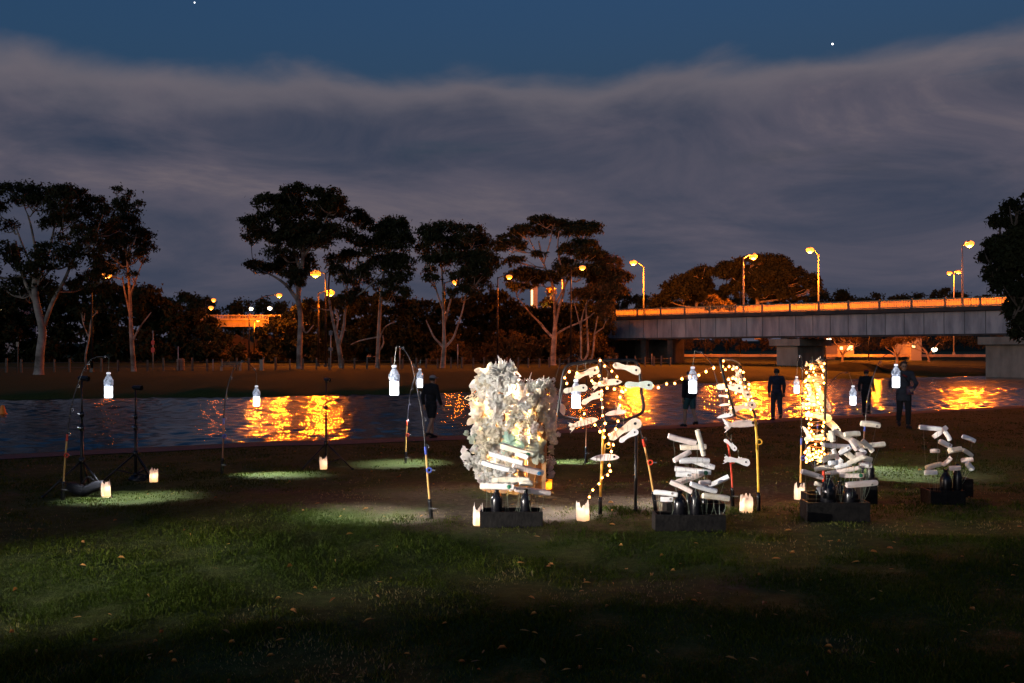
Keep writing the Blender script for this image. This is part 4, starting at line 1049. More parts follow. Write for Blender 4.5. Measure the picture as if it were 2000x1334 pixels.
# ---------------- tripod light stands
def light_stand(px, top_py, base_py, d, feet, label, aim, energy, knob=True):
    b0 = GP(px, base_py); b0 = Vector(((px - 1000) / FPX * d, d, float(near_z(np.array((px - 1000) / FPX * d), np.array(d)))))
    t = thing('tripod_stand', label, 'tripod', b0, 'black tripod lighting stands')
    top = P(px, top_py, d)
    H = top.z - b0.z
    hub = b0 + Vector((0, 0, H * 0.30))
    MB().tube([b0 + Vector((0, 0, 0.04)), b0 + Vector((0, 0, H * 0.62))], 0.019, 10).build('pole', MATS['black_metal'], t, True)
    MB().tube([b0 + Vector((0, 0, H * 0.60)), top], 0.011, 10).build('upper_pole', MATS['black_metal'], t, True)
    for z in (0.58, 0.70):
        c = b0 + Vector((0, 0, H * z))
        cl = MB().tube([c - Vector((0, 0, 0.03)), c + Vector((0, 0, 0.03))], 0.025, 10).build('clamp', MATS['black_plastic'], t, True)
        MB().tube([c, c + Vector((-0.045, -0.02, 0.012))], [0.007, 0.012], 8).build('knob', MATS['chrome'], cl)
    MB().tube([hub - Vector((0, 0, 0.035)), hub + Vector((0, 0, 0.035))], 0.032, 10).build('hub', MATS['black_plastic'], t, True)
    low = b0 + Vector((0, 0, H * 0.07))
    MB().tube([low - Vector((0, 0, 0.02)), low + Vector((0, 0, 0.02))], 0.028, 10).build('lower_hub', MATS['black_plastic'], t, True)
    for (dx, dy) in feet:
        f = b0 + Vector((dx, dy, 0)); f.z = float(near_z(np.array(f.x), np.array(f.y))) + 0.01
        lg = MB().tube([hub, f], 0.012, 8).build('leg', MATS['black_metal'], t, True)
        MB().ball(f, 0.02, 8, 6).build('rubber_foot', MATS['black_plastic'], lg, True)
        mid = hub.lerp(f, 0.58)
        MB().tube([low, mid], 0.008, 6).build('brace', MATS['black_metal'], t, True)
    # small spotlight head on top, turned to the sculptures
    aimv = Vector(aim); dv = (aimv - top).normalized()
    bk = top + Vector((0, 0, 0.02)) - dv * 0.05; ft = top + Vector((0, 0, 0.02)) + dv * 0.09
    hd = MB().tube([bk, bk.lerp(ft, 0.15), bk.lerp(ft, 0.7), ft], [0.016, 0.026, 0.03, 0.034], 12, False).build('spotlight_head', MATS['black_metal'], t, True)
    MB().tube([ft - dv * 0.03, ft - dv * 0.026], [0.028, 0.028], 12).build('lens', MATS['lens_glass'], hd, True)
    lamp_light('stand_light', 'SPOT', ft + dv * 0.02, energy, (1.0, 0.95, 0.90), t, 0.03, aimv, 38, 0.7)
    return t
def feet(r, a0): return [(r * math.cos(R(a0 + k * 120)), r * math.sin(R(a0 + k * 120))) for k in range(3)]
light_stand(160, 742, 962, 11.4, feet(0.42, -20), 'nearest black tripod stand with a sandbag at its feet', P(1180, 850, 9.3), 700)
light_stand(265, 760, 938, 12.8, feet(0.40, 205), 'second black tripod stand from the frame edge, lantern at its foot', P(1640, 880, 10.2), 700)
light_stand(637, 744, 912, 14.6, feet(0.42, -15), 'black tripod stand in front of the golden water reflection', P(960, 830, 11.4), 160)
# an added fourth stand, out of view: it lights the sculptures from the left
def near_stand():
    x_, y_ = -9.0, 2.3
    b0 = Vector((x_, y_, 0.0)); H = 1.15
    t = thing('tripod_stand', 'added black tripod stand with a lit spotlight, out of view left of the camera', 'tripod', b0, 'black tripod lighting stands')
    top = b0 + Vector((0, 0, H)); hub = b0 + Vector((0, 0, 0.45))
    MB().tube([b0 + Vector((0, 0, 0.05)), top], 0.017, 10).build('pole', MATS['black_metal'], t, True)
    MB().tube([hub - Vector((0, 0, .04)), hub + Vector((0, 0, .04))], 0.034, 10).build('hub', MATS['black_plastic'], t, True)
    for dx, dy in feet(0.55, 20):
        f = b0 + Vector((dx, dy, 0.01)); MB().tube([hub, f], 0.013, 8).build('leg', MATS['black_metal'], t, True)
    aim = Vector((1.6, 10.5, 1.05)); dv = (aim - top).normalized(); ft = top + dv * 0.14
    hd = MB().tube([top - dv * 0.1, top, ft], [0.05, 0.065, 0.08], 14, False).build('spotlight_head', MATS['black_metal'], t, True)
    MB().tube([ft - dv * 0.03, ft - dv * 0.025], [0.07, 0.07], 14).build('lens', MATS['white_bulb'], hd, True)
    lamp_light('stand_light', 'SPOT', ft + dv * 0.03, 11000, (1.0, 0.92, 0.83), t, 0.06, aim, 35, 1.0)
near_stand()
b0 = GP(170, 966); t = thing('sandbag', 'black sandbag slumped at the foot of the nearest tripod stand', 'sandbag', b0)
for (ox, oz, ry_, w_) in ((-0.10, 0.060, 0.30, 0.24), (0.06, 0.075, -0.45, 0.26)):
    q = MB(); q.v, q.f = [], []
    for v in MB().ball((0, 0, 0), 1.0, 18, 12).v:
        v = Vector(v); s_ = lambda a: math.copysign(abs(a) ** 0.55, a)
        w2 = Vector((s_(v.x) * w_ * 0.55, s_(v.y) * 0.08, s_(v.z) * 0.055)) * (1 + 0.06 * math.sin(v.x * 9 + v.z * 7))
        q.v.append(tuple(b0 + Vector((ox, 0, oz)) + Matrix.Rotation(ry_, 3, 'Y') @ w2))
    q.f = MB().ball((0, 0, 0), 1.0, 18, 12).f
    q.build('bag_lobe', MATS['cloth_black'], t, True)
MB().tube(curve_pts([b0 + Vector((-0.06, 0, 0.13)), b0 + Vector((0.01, 0, 0.20)), b0 + Vector((0.08, 0.01, 0.16))], 5), 0.009, 6).build('strap', MATS['cloth_black'], t, True)
b0 = GP(268, 940); t = thing('cable_coil', 'small black coil of cable at the foot of the second tripod stand', 'cable', b0)
for k in range(4):
    ps = [b0 + Vector((0.11 * math.cos(a) + 0.02 * k, 0.08 * math.sin(a), 0.02 + 0.016 * k + 0.015 * math.sin(a * 2 + k))) for a in np.linspace(0, 2 * math.pi, 19)]
    MB().tube(ps, 0.009, 6, False).build('loop', MATS['black_plastic'], t, True)

# ---------------- milk-jug lanterns
def jug_mesh(seed, w=0.062, h=0.20):
    r_ = random.Random(seed); n_ = 40; rows_ = 9
    m = MB()
    ph = r_.uniform(0, 6)
    for i in range(rows_ + 1):
        for j in range(n_):
            a = 2 * math.pi * j / n_
            sq = 1.0 / max(abs(math.cos(a)), abs(math.sin(a))) ; rad = w * min(sq, 1.24)
            topz = h * (0.80 + 0.13 * math.sin(2 * a + ph) + 0.09 * math.sin(5 * a + ph * 2) + 0.05 * math.sin(9 * a + ph))
            u = i / rows_
            z = topz * u
            bulge = 1.0 - 0.10 * max(0, u - 0.75) * 4 * 0.5 + 0.015 * math.sin(z * 90)
            if u < 0.06: bulge *= 0.93
            m.v.append((rad * bulge * math.cos(a), rad * bulge * math.sin(a), z))
    for i in range(rows_):
        for j in range(n_):
            a, c = i * n_ + j, i * n_ + (j + 1) % n_
            m.f.append((a, c, c + n_, a + n_))
    m.f.append(tuple(reversed(range(n_))))
    return m
def lantern(px, base_py, h_px, w_px, seed, label, energy=0.32, dpt=None):
    b0 = GP(px, base_py)
    k = b0.y / FPX
    t = thing('jug_lantern', label, 'lantern', b0, 'milk jug lanterns on the lawn')
    m = jug_mesh(seed, w_px * k / 2 * 0.86, h_px * k)
    link_mesh('jug', m.mesh('jug', MATS['jug_plastic'], True), None, t, b0 + Vector((0, 0, 0.008)), (random.uniform(-.05, .05), random.uniform(-.05, .05), random.uniform(0, 1)))
    c = b0 + Vector((0.012, -0.012, 0.03))
    fl = MB().lathe([(0.016, -0.02), (0.017, 0.0), (0.012, 0.012), (0.006, 0.034), (0.001, 0.046)], c, 10).build('candle', MATS['candle'], t, True)
    lamp_light('candle_light', 'POINT', c + Vector((0, 0, h_px * k * 0.35)), energy, (1.0, 0.66, 0.42), t, 0.02)
lantern(207, 971, 32, 18, 1, 'jug lantern against the leg of the nearest tripod stand')
lantern(300, 944, 29, 16, 2, 'jug lantern against the leg of the second tripod stand')
lantern(632, 917, 27, 16, 3, 'jug lantern under the tripod before the golden reflection')
lantern(933, 1028, 44, 20, 4, 'jug lantern squeezed beside the black box under the white sculpture')
lantern(1139, 1019, 40, 24, 5, 'widest jug lantern beside the pole of the big hoop net')
lantern(1457, 1003, 38, 24, 6, 'jug lantern beside the pole of the narrow hoop net')
lantern(1561, 977, 34, 19, 7, 'jug lantern at the foot of the glowing fish column')
b0 = GP(1071, 958); t = thing('amber_lantern', 'small amber tub lantern glowing at the right foot of the white sculpture', 'lantern', b0)
k = b0.y / FPX
MB().lathe([(0.035, 0.0), (0.038, 0.01), (0.046, 0.12), (0.049, 0.13)], b0, 18, False).build('tub', MATS['amber_shell'], t, True)
MB().lathe([(0.012, 0.0), (0.013, 0.03), (0.004, 0.06)], b0 + Vector((-0.006, -0.006, 0.01)), 10).build('candle', MATS['candle'], t, True)
lamp_light('candle_light', 'POINT', b0 + Vector((0, 0, 0.07)), 0.8, (1, .48, .10), t, 0.02)

# ---------------- foam stick sculptures
def bevel_box(sx, sy, sz, bv, name, m):
    bm = bmesh.new(); bmesh.ops.create_cube(bm, size=1.0)
    bmesh.ops.scale(bm, vec=(sx, sy, sz), verts=bm.verts)
    bmesh.ops.bevel(bm, geom=list(bm.edges), offset=bv, segments=2, affect='EDGES')
    me = bpy.data.meshes.new(name); bm.to_mesh(me); bm.free(); me.materials.append(MATS[m]); return me
def foam_mesh(k, seed):
    r_ = random.Random(seed); m = MB(); n_ = 12; rows_ = 8; w_ = 0.0245
    sq = r_.choice([2.6, 4.5, 7.0])                       # from nearly round to square in section
    b1, b2, tw = r_.uniform(-.008, .008), r_.uniform(-.008, .008), r_.uniform(-.25, .25)
    for i in range(rows_ + 1):
        u = i / rows_; x = (u - 0.5) * 0.3
        e = 1.0 if 0 < i < rows_ else 0.90
        for j in range(n_):
            a = 2 * math.pi * (j + 0.5) / n_ + tw * u
            a0 = 2 * math.pi * (j + 0.5) / n_
            rr = (abs(math.cos(a0)) ** sq + abs(math.sin(a0)) ** sq) ** (-1 / sq) * w_ * e * (1 + r_.uniform(-.035, .035))
            m.v.append((x + r_.uniform(-.0012, .0012), rr * math.cos(a) + b1 * 4 * u * (1 - u), rr * math.sin(a) + b2 * 4 * u * (1 - u)))
    for i in range(rows_):
        for j in range(n_):
            a, c = i * n_ + j, i * n_ + (j + 1) % n_; m.f.append((a, a + n_, c + n_, c))
    m.f.append(tuple(range(n_))); m.f.append(tuple(reversed(range(rows_ * n_, (rows_ + 1) * n_))))
    return m.mesh('foam_stick', MATS[k])
STICK = {k: [foam_mesh(k, 10 * i + s) for s in range(6)] for i, k in enumerate(('foam_white', 'foam_cream', 'foam_pink'))}
BOT = MB().lathe([(0.052, 0), (0.056, 0.01), (0.056, 0.17), (0.05, 0.20), (0.036, 0.235), (0.019, 0.262), (0.019, 0.285), (0.023, 0.287), (0.023, 0.305), (0.012, 0.307)], (0, 0, 0), 18).mesh('bottle', MATS['black_plastic'], True)
DISC_G = MB().lathe([(0.019, -0.003), (0.019, 0.003), (0.010, 0.005)], (0, 0, 0), 14).mesh('cap_disc', MATS['cap_green'])
DISC_B = MB().lathe([(0.019, -0.003), (0.019, 0.003), (0.010, 0.005)], (0, 0, 0), 14).mesh('cap_disc', MATS['cap_blue'])
DISC_S = MB().lathe([(0.010, -0.002), (0.010, 0.0015), (0.006, 0.002)], (0, 0, 0), 10).mesh('stamp', MATS['stamp_grey'])

def tray(t, x0, x1, ytop, ybot, d, depth):
    """open black timber tray; pixel box of its front face at depth d"""
    a, b_ = P(x0, ytop, d), P(x1, ybot, d)
    zb = float(near_z(np.array((a.x + b_.x) / 2), np.array(d + depth / 2))) - 0.015
    zt = max(a.z, zb + 0.05); w = b_.x - a.x; h = zt - zb; cx = (a.x + b_.x) / 2
    th = 0.02
    rz = random.uniform(-0.05, 0.05)
    q = MB().box((cx, d + depth / 2, zb + 0.62 * h), (w - 2 * th - 0.004, depth - 2 * th - 0.004, 0.02)).build('tray_floor', MATS['black_timber'], t)
    for yy, nm in ((d + th / 2, 'tray_board'), (d + depth - th / 2, 'tray_board')):
        MB().box((cx, yy, zb + h / 2), (w, th, h)).build(nm, MATS['black_timber'], t)
    for xx in (a.x + th / 2, b_.x - th / 2):
        MB().box((xx, d + depth / 2, zb + h / 2 + 0.002), (th, depth - 2 * th - 0.003, h)).build('tray_board', MATS['black_timber'], t)
    return zb + 0.62 * h + 0.012

def foam_sculpture(label, d, trays, bottles, sticks, seed, spread=0.16):
    r_ = random.Random(seed)
    cx = (trays[0][0] + trays[0][1]) / 2
    b0 = Vector(((cx - 1000) / FPX * d, d, slope(d)))
    t = thing('foam_sculpture', label, 'sculpture', b0, 'foam stick sculptures on black trays')
    zf = []
    for (x0, x1, yt, yb, dd, dep) in trays:
        zf.append((tray(t, x0, x1, yt, yb, dd, dep), dd, dep, P(x0, 0, dd).x, P(x1, 0, dd).x))
    for (px, ytop, wpx, ti) in bottles:
        z, dd, dep, xa, xb = zf[ti]
        yy = dd + dep * r_.uniform(0.35, 0.6)
        x = (px - 1000) / FPX * yy; zt = P(px, ytop, yy).z
        sc = (zt - z) / 0.307; sw = wpx / FPX * yy / 0.112
        link_mesh('bottle', BOT, None, t, (x, yy, z), (0, 0, r_.uniform(0, 6)), (sw, sw, sc))
    for (px, py, L, ang, *ex) in sticks:
        dd = zf[0][1] + zf[0][2] * 0.5 + r_.uniform(-spread, spread)
        c = P(px, py, dd); k = dd / FPX
        yaw = r_.uniform(-0.4, 0.4)
        Ln = L * k / math.cos(yaw * math.cos(R(ang)))
        m = r_.choice(['foam_white', 'foam_white', 'foam_white', 'foam_cream', 'foam_pink']) if 'c' not in ex else 'foam_cream'
        rot = (Matrix.Rotation(yaw, 3, 'Z') @ Matrix.Rotation(R(ang), 3, 'Y') @ Matrix.Rotation(r_.uniform(-0.5, 0.5), 3, 'X'))
        s_ = link_mesh('foam_stick', r_.choice(STICK[m]), None, t, c, rot.to_euler(), (Ln / 0.3, r_.uniform(0.86, 1.08), r_.uniform(0.86, 1.08)))
        if 'g' in ex or 'b' in ex or r_.random() < 0.25:
            me = DISC_G if 'g' in ex else DISC_B if 'b' in ex else DISC_S
            off = rot @ Vector((Ln * (0.36 if 'b' in ex or 'g' in ex else 0.30), -0.0275, 0.0))
            link_mesh('cap_disc' if me is not DISC_S else 'stamp', me, None, t, c + off, (rot @ Matrix.Rotation(R(90), 3, 'X')).to_euler())
        # nylon line that carries it, curving down into the tray
        zt, td, tdep, xa, xb = zf[0]
        for sgn in ((-1, 1) if L > 40 else (1,)):
            s0 = c + rot @ Vector((sgn * Ln * 0.32, 0, 0))
            e = Vector((min(max(s0.x + r_.uniform(-.05, .05), xa + 0.04), xb - 0.04), td + tdep * r_.uniform(0.3, 0.7), zt))
            md = s0.lerp(e, 0.5) + Vector((r_.uniform(-.03, .03), 0, 0))
            MB().tube(curve_pts([s0, md, e], 4), 0.0011, 4).build('line', MATS['nylon'], t)
    return t

foam_sculpture('foam stick sculpture on a black box in front of the white sculpture', 8.85,
    [(937, 1060, 1000, 1032, 8.85, 0.26)], [(970, 952, 23, 0), (1027, 955, 22, 0)],
    [(1009, 879, 66, 16, 'g'), (989, 896, 66, 13), (968, 910, 56, 15), (1031, 916, 61, 16, 'b'), (997, 938, 73, 0), (1027, 945, 25, 3), (971, 951, 66, 0, 'g'), (1040, 959, 70, 9), (1020, 889, 26, 18)], 1, 0.12)
foam_sculpture('tallest foam stick stack on an L-shaped black tray between the hoop nets', 8.65,
    [(1280, 1418, 1006, 1042, 8.62, 0.22), (1302, 1417, 984, 1003, 8.9, 0.24)], [(1328, 957, 28, 0), (1359, 950, 22, 0), (1376, 965, 17, 1), (1346, 962, 18, 1)],
    [(1332, 858, 56, 14), (1368, 865, 52, 74), (1354, 873, 50, -2), (1332, 891, 37, -25), (1356, 900, 59, 0), (1371, 905, 50, 18), (1353, 919, 69, 5, 'g'), (1335, 926, 30, 0), (1347, 933, 63, -19), (1330, 951, 45, 25), (1374, 952, 55, 17), (1404, 940, 42, -27), (1377, 943, 22, 0), (1300, 964, 44, 4), (1398, 971, 54, 8), (1302, 975, 24, 0)], 2)
foam_sculpture('widest tangled foam stick stack beside the glowing fish column', 9.28,
    [(1577, 1700, 982, 1015, 9.28, 0.24), (1579, 1676, 966, 980, 9.6, 0.26), (1685, 1714, 934, 962, 10.4, 0.2)], [(1618, 926, 30, 0), (1660, 942, 25, 0), (1640, 940, 18, 1), (1700, 895, 15, 2), (1600, 945, 15, 1)],
    [(1700, 829, 37, 6, 'c'), (1664, 848, 32, -3, 'c'), (1655, 856, 69, 26), (1694, 871, 30, 45), (1706, 870, 45, -5, 'c'), (1636, 871, 65, 5, 'b'), (1685, 881, 14, 40), (1658, 889, 38, 40, 'c'), (1679, 889, 16, 5), (1693, 896, 20, 15), (1690, 908, 23, 0), (1647, 909, 30, -15), (1645, 920, 62, -13), (1612, 914, 40, -10, 'c'), (1586, 927, 46, 17), (1663, 928, 45, 0, 'g'), (1683, 945, 64, -3), (1600, 947, 18, 20), (1627, 904, 16, 0), (1601, 958, 15, 60), (1625, 852, 22, 80), (1634, 890, 30, 60), (1650, 880, 24, -30), (1637, 905, 22, -50), (1670, 900, 30, -25, 'c'), (1618, 895, 26, -20, 'c'), (1668, 868, 24, 60)], 3, 0.22)
foam_sculpture('smallest foam stick sculpture at the dark right end of the lawn', 10.3,
    [(1818, 1886, 959, 988, 10.25, 0.26), (1878, 1901, 936, 962, 10.9, 0.22)], [(1847, 916, 22, 0), (1870, 906, 17, 0)],
    [(1817, 836, 41, 5), (1836, 844, 32, -40), (1850, 851, 20, 60), (1892, 857, 26, 22), (1846, 867, 26, 26), (1826, 881, 17, 0), (1865, 879, 25, -12), (1889, 884, 25, 28), (1889, 899, 21, -8), (1894, 910, 19, 45), (1849, 901, 22, -45), (1824, 910, 34, -13), (1818, 923, 23, -3), (1865, 914, 20, -5), (1870, 926, 17, 60)], 4, 0.14)

# ---------------- hoop nets with shoe-sole fish
def hoop_net(label, d, hoop, handle, handle_mats, extra=(), dd=None, hook=None, r=0.0145):
    gz = float(near_z(np.array((handle[0][0] - 1000) / FPX * d), np.array(d)))
    hp = [P(a, b_, d) for a, b_ in handle]; hp[0].z = gz - 0.08
    t = thing('hoop_net', label, 'net frame', Vector((hp[0].x, hp[0].y, gz)), 'black hoop net frames')
    pts = [P(a, b_, d + (dd[i] if dd else 0)) for i, (a, b_) in enumerate(hoop)]
    MB().tube(curve_pts(pts + [pts[0]], 5), r, 8, False).build('hoop', MATS['black_metal'], t, True)
    tot = len(hp) - 1
    segs = curve_pts(hp, 6)
    n1 = int(len(segs) * 0.16) + 1; n2 = int(len(segs) * handle_mats[3])
    MB().tube(segs[:n1 + 1], 0.019, 10).build('grip', MATS[handle_mats[0]], t, True)
    MB().tube(segs[n1:n2 + 1], 0.0125, 10).build('handle', MATS[handle_mats[1]], t, True)
    MB().tube(segs[n2:], 0.0105, 10).build('pole', MATS[handle_mats[2]], t, True)
    for a in extra:
        MB().tube(curve_pts([P(x, y, d + z) for x, y, z in a], 4), 0.008, 8).build('strut', MATS['black_metal'], t, True)
    if hook:
        c = P(hook[0], hook[1], d - 0.02)
        ps = [c + Vector((0.026 * math.cos(a), 0, 0.026 * math.sin(a))) for a in np.linspace(-2.2, 3.4, 15)]
        MB().tube(ps + [c + Vector((-0.03, 0, -0.08))], 0.006, 7).build('hook', MATS[hook[2]], t, True)
    return t
hoop_net('large square hoop net on a yellow pole beside the white sculpture', 9.55,
    [(1089, 812), (1096, 760), (1105, 718), (1135, 708), (1173, 704), (1215, 704), (1245, 709), (1252, 760), (1255, 803), (1220, 820), (1178, 825), (1130, 820)],
    [(1172, 1005), (1173, 960), (1176, 900), (1178, 830), (1175, 760), (1173, 703)], ('black_plastic', 'yellow_plastic', 'black_metal', 0.58), hook=(1187, 871, 'yellow_plastic'))
t = thing('post', 'plain black upright post right of the large hoop net', 'post', GP(1241, 1003), None); gq = GP(1241, 1003)
MB().tube([gq - Vector((0, 0, 0.1)), P(1243, 836, gq.y)], 0.016, 10).build('tube', MATS['black_metal'], t, True)
MB().tube([gq + Vector((0, 0, 0.02)), gq + Vector((0, 0, 0.07))], 0.021, 10).build('foot_sleeve', MATS['black_plastic'], t, True)
hoop_net('narrow tilted hoop net on a yellow pole between the foam stacks', 9.85,
    [(1435, 810), (1422, 765), (1407, 707), (1418, 702), (1432, 704), (1446, 716), (1460, 765), (1475, 820), (1455, 818)],
    [(1482, 995), (1481, 950), (1479, 880), (1476, 830), (1475, 818)], ('black_plastic', 'yellow_plastic', 'yellow_plastic', 0.8), dd=[-.25, -.25, -.25, -.1, .1, .25, .25, .25, 0], hook=(1483, 863, 'yellow_plastic'))
hoop_net('tall narrow net frame wrapped in fairy lights', 10.7,
    [(1574, 890), (1578, 800), (1582, 715), (1590, 704), (1604, 703), (1612, 712), (1611, 800), (1609, 900), (1592, 915)],
    [(1608, 968), (1608, 930), (1610, 860), (1611, 780), (1612, 699)], ('black_plastic', 'rod_red', 'black_metal', 0.4), dd=[.15, .15, .15, .05, -.05, -.1, -.1, -.1, 0])

def sole_outline(kind, L):
    """fish outline made from a shoe sole, along +x with the head at +x"""
    W = L * 0.155
    up, dn = [], []
    for i in range(15):
        u = i / 14
        if kind == 'slim': w = W * (0.62 * math.sin(math.pi * min(1, u * 1.0 + 0.02)) ** 0.5 + 0.25 * u)
        else: w = W * (0.80 - 0.26 * math.sin(math.pi * 0.9 * min(1, max(0, (u - 0.15) / 0.55)))) + W * 0.42 * max(0, (u - 0.45) / 0.55) ** 0.8
        e = min(1.0, math.sqrt(max(0.0, 1 - ((u - 0.5) / 0.5) ** 8))) if 0 < u < 1 else 0.0
        e = max(e, 0.30 if u in (0, 1) else 0.55)
        bend = L * 0.03 * math.sin(u * math.pi)
        x = (u - 0.5) * L
        up.append((x, w * e + bend)); dn.append((x, -w * e * 0.95 + bend))
    return dn + up[::-1]

def fish(px, py, Lpx, ang, d, label, m='foam_cream', kind='sole', flip=False, fin=None, tail=False, eye=True, yaw=0.0, stripes=0, up=None):
    c = P(px, py, d); L = Lpx / FPX * d / max(0.5, math.cos(yaw))
    t = thing('foam_fish', label, 'foam fish', c, 'fish cut from shoe soles hanging on the nets')
    M = Matrix.Translation(c) @ Matrix.Rotation(yaw, 4, 'Z') @ Matrix.Rotation(R(ang), 4, 'Y')
    if flip: M = M @ Matrix.Rotation(math.pi, 4, 'Z')
    body = MB().prism(sole_outline(kind, L), 0.022, M).build('sole', MATS[m], t)
    sg = -1 if not flip else 1
    if eye:
        ec = M @ Vector((L * 0.33, sg * 0.0125, L * 0.03))
        ed = MB().lathe([(L * 0.042, -0.002), (L * 0.042, 0.002), (L * 0.02, 0.004)], (0, 0, 0), 12).mesh('eye', MATS['eye_dark'])
        o = link_mesh('eye', ed, None, body, ec, (M.to_3x3() @ Matrix.Rotation(R(90 * -sg), 3, 'X')).to_euler())
    if fin:
        fx, fz = fin
        poly = [(fx * L - L * 0.10, fz * L * 0.6), (fx * L + L * 0.06, fz * L * 0.6), (fx * L + L * 0.03, fz * L * 2.0), (fx * L - L * 0.03, fz * L * 1.6), (fx * L - L * 0.10, fz * L * 2.1)]
        if fz < 0: poly = poly[::-1]
        MB().prism(poly[::-1], 0.016, M @ Matrix.Translation((0, 0.003 * sg, 0))).build('fin', MATS[m], t)
    if tail:
        poly = []
        for i in range(7):
            z = (-0.22 + 0.44 * i / 6) * L
            poly.append((-L * (0.60 if i % 2 == 0 else 0.52), z * 0.95))
        poly = [(-L * 0.40, -0.08 * L)] + poly + [(-L * 0.40, 0.08 * L)]
        MB().prism(poly[::-1], 0.014, M @ Matrix.Translation((0, 0.004 * sg, 0))).build('tail', MATS[m], t)
    for k in range(stripes):
        MB().tube([M @ Vector((-L * 0.3 + k * L * 0.13, sg * 0.012, -L * 0.10)), M @ Vector((-L * 0.26 + k * L * 0.13, sg * 0.012, L * 0.12))], 0.0028, 5).build('groove', MATS['stamp_grey'], body)
    tp = M @ Vector((0, 0, L * 0.10))
    MB().tube([tp, tp + Vector((0, 0, up if up else 0.09))], 0.0014, 4).build('line', MATS['nylon'], t)
    return t
FD = 9.5
fish(1146, 730, 50, -18, FD, 'cream shoe-sole fish with a small belly fin, top left in the large hoop', fin=(0.16, -0.1), yaw=.1)
fish(1224, 720, 55, 14, FD - .02, 'pale shoe-sole fish in the top right corner of the large hoop', 'foam_cream', up=0.04, yaw=-.1)
fish(1188, 749, 54, -8, FD - .06, 'plump cream fish with ragged tail at the centre of the large hoop', tail=True, fin=(-0.05, 0.12), kind='slim')
fish(1248, 753, 56, 2, FD - .05, 'pale green shoe-sole fish overlapping the right side of the large hoop', 'foam_green')
fish(1124, 761, 47, -9, FD - .09, 'pale fish with a large dark eye in front of the glowing bottle', 'foam_cream', stripes=2)
fish(1157, 778, 46, -27, FD - .03, 'cream fish with raised fin just below the central plump fish', fin=(0.12, 0.11))
fish(1203, 807, 43, -8, FD, 'pinkish fish with tall back fin over the lower hoop bar', 'foam_pink', kind='slim', fin=(0.18, 0.16), eye=False)
fish(1142, 826, 54, -16, FD - .04, 'lace-edged cream fish hanging under the lower left hoop bar', kind='slim', tail=True, eye=False, stripes=5)
fish(1221, 840, 70, -29, FD - .05, 'longest cream sole fish tilting up at the lower right hoop bar', 'foam_cream', stripes=1)
fish(1228, 852, 42, -31, FD - .09, 'short white sole fish with blue spots under the longest fish', 'foam_white')
fish(1181, 895, 56, -4, FD - .05, 'winged cream sole fish alone low on the yellow pole', 'foam_white', stripes=4, kind='slim')
FM = 9.85
for px, py, L, a, m, dz, lb in ((1440, 728, 26, 60, 'foam_cream', .1, 'small steep cream fish at the top of the narrow hoop'), (1426, 758, 38, 5, 'foam_cream', -.05, 'level cream fish across the narrow hoop beside the fairy lights'),
        (1450, 757, 38, 58, 'foam_cream', .05, 'steep cream fish on the right side of the narrow hoop'), (1414, 774, 16, 5, 'foam_white', -.2, 'tiny round fish on the left edge of the narrow hoop, upper one'),
        (1415, 791, 16, -8, 'foam_white', -.2, 'tiny round fish on the left edge of the narrow hoop, lower one'), (1452, 796, 40, -12, 'foam_cream', .1, 'cream fish crossing the lower half of the narrow hoop'),
        (1416, 813, 24, -12, 'foam_white', -.22, 'white fish at the lower left corner of the narrow hoop'), (1417, 826, 16, 55, 'foam_white', -.22, 'small steep white fish just under the lower left hoop corner'),
        (1450, 829, 48, -3, 'foam_pink', 0, 'mottled pinkish fish hanging under the narrow hoop'), (1426, 869, 24, 42, 'foam_white', -.1, 'white fish with open mouth hanging below the narrow hoop'),
        (1441, 901, 36, 10, 'foam_white', 0, 'lowest white fish beside the yellow pole of the narrow hoop')):
    fish(px, py, L * 1.3, a, FM + dz, lb, m, kind=random.choice(['sole', 'slim']), tail=L > 30 and px > 1440, fin=(0.1, 0.1) if L > 22 else None, yaw=random.uniform(-.4, .4), eye=L > 18)
FR = 10.7
for i, (px, py, L, a, m, lb) in enumerate(((1606, 717, 24, 55, 'foam_cream', 'topmost fish of the glowing column'), (1594, 742, 34, 5, 'foam_cream', 'second highest fish of the glowing column'),
        (1601, 769, 34, 68, 'foam_cream', 'steep fish in the brightest upper part of the glowing column'), (1590, 791, 32, 0, 'foam_cream', 'level fish amid the brightest lights of the glowing column'),
        (1616, 790, 24, 70, 'foam_white', 'blurry pale fish on the right side of the glowing column'), (1598, 814, 38, 10, 'foam_cream', 'broad fish at mid height of the glowing column'),
        (1619, 827, 42, 40, 'foam_cream', 'large ragged fish jutting right from the glowing column'), (1576, 846, 24, 60, 'foam_white', 'pale fish on the left side of the glowing column'),
        (1597, 856, 34, -8, 'foam_cream', 'level fish just above the lower light bands of the column'), (1618, 892, 34, -10, 'foam_cream', 'cream fish below the lower light bands of the column'),
        (1580, 884, 16, 80, 'foam_white', 'tiny white upright fish inside the lower light bands'), (1582, 768, 30, 75, 'foam_cream', 'steep fish on the left of the brightest lights'), (1586, 715, 20, 15, 'foam_cream', 'small fish under the top loop of the glowing column'))):
    fish(px, py, L * 1.3, a, FR + random.uniform(-.08, .1), lb, m, kind=random.choice(['sole', 'slim']), tail=i % 3 == 0, fin=(0.1, 0.1) if i % 2 else None, yaw=random.uniform(-.5, .5), eye=i % 2 == 0)

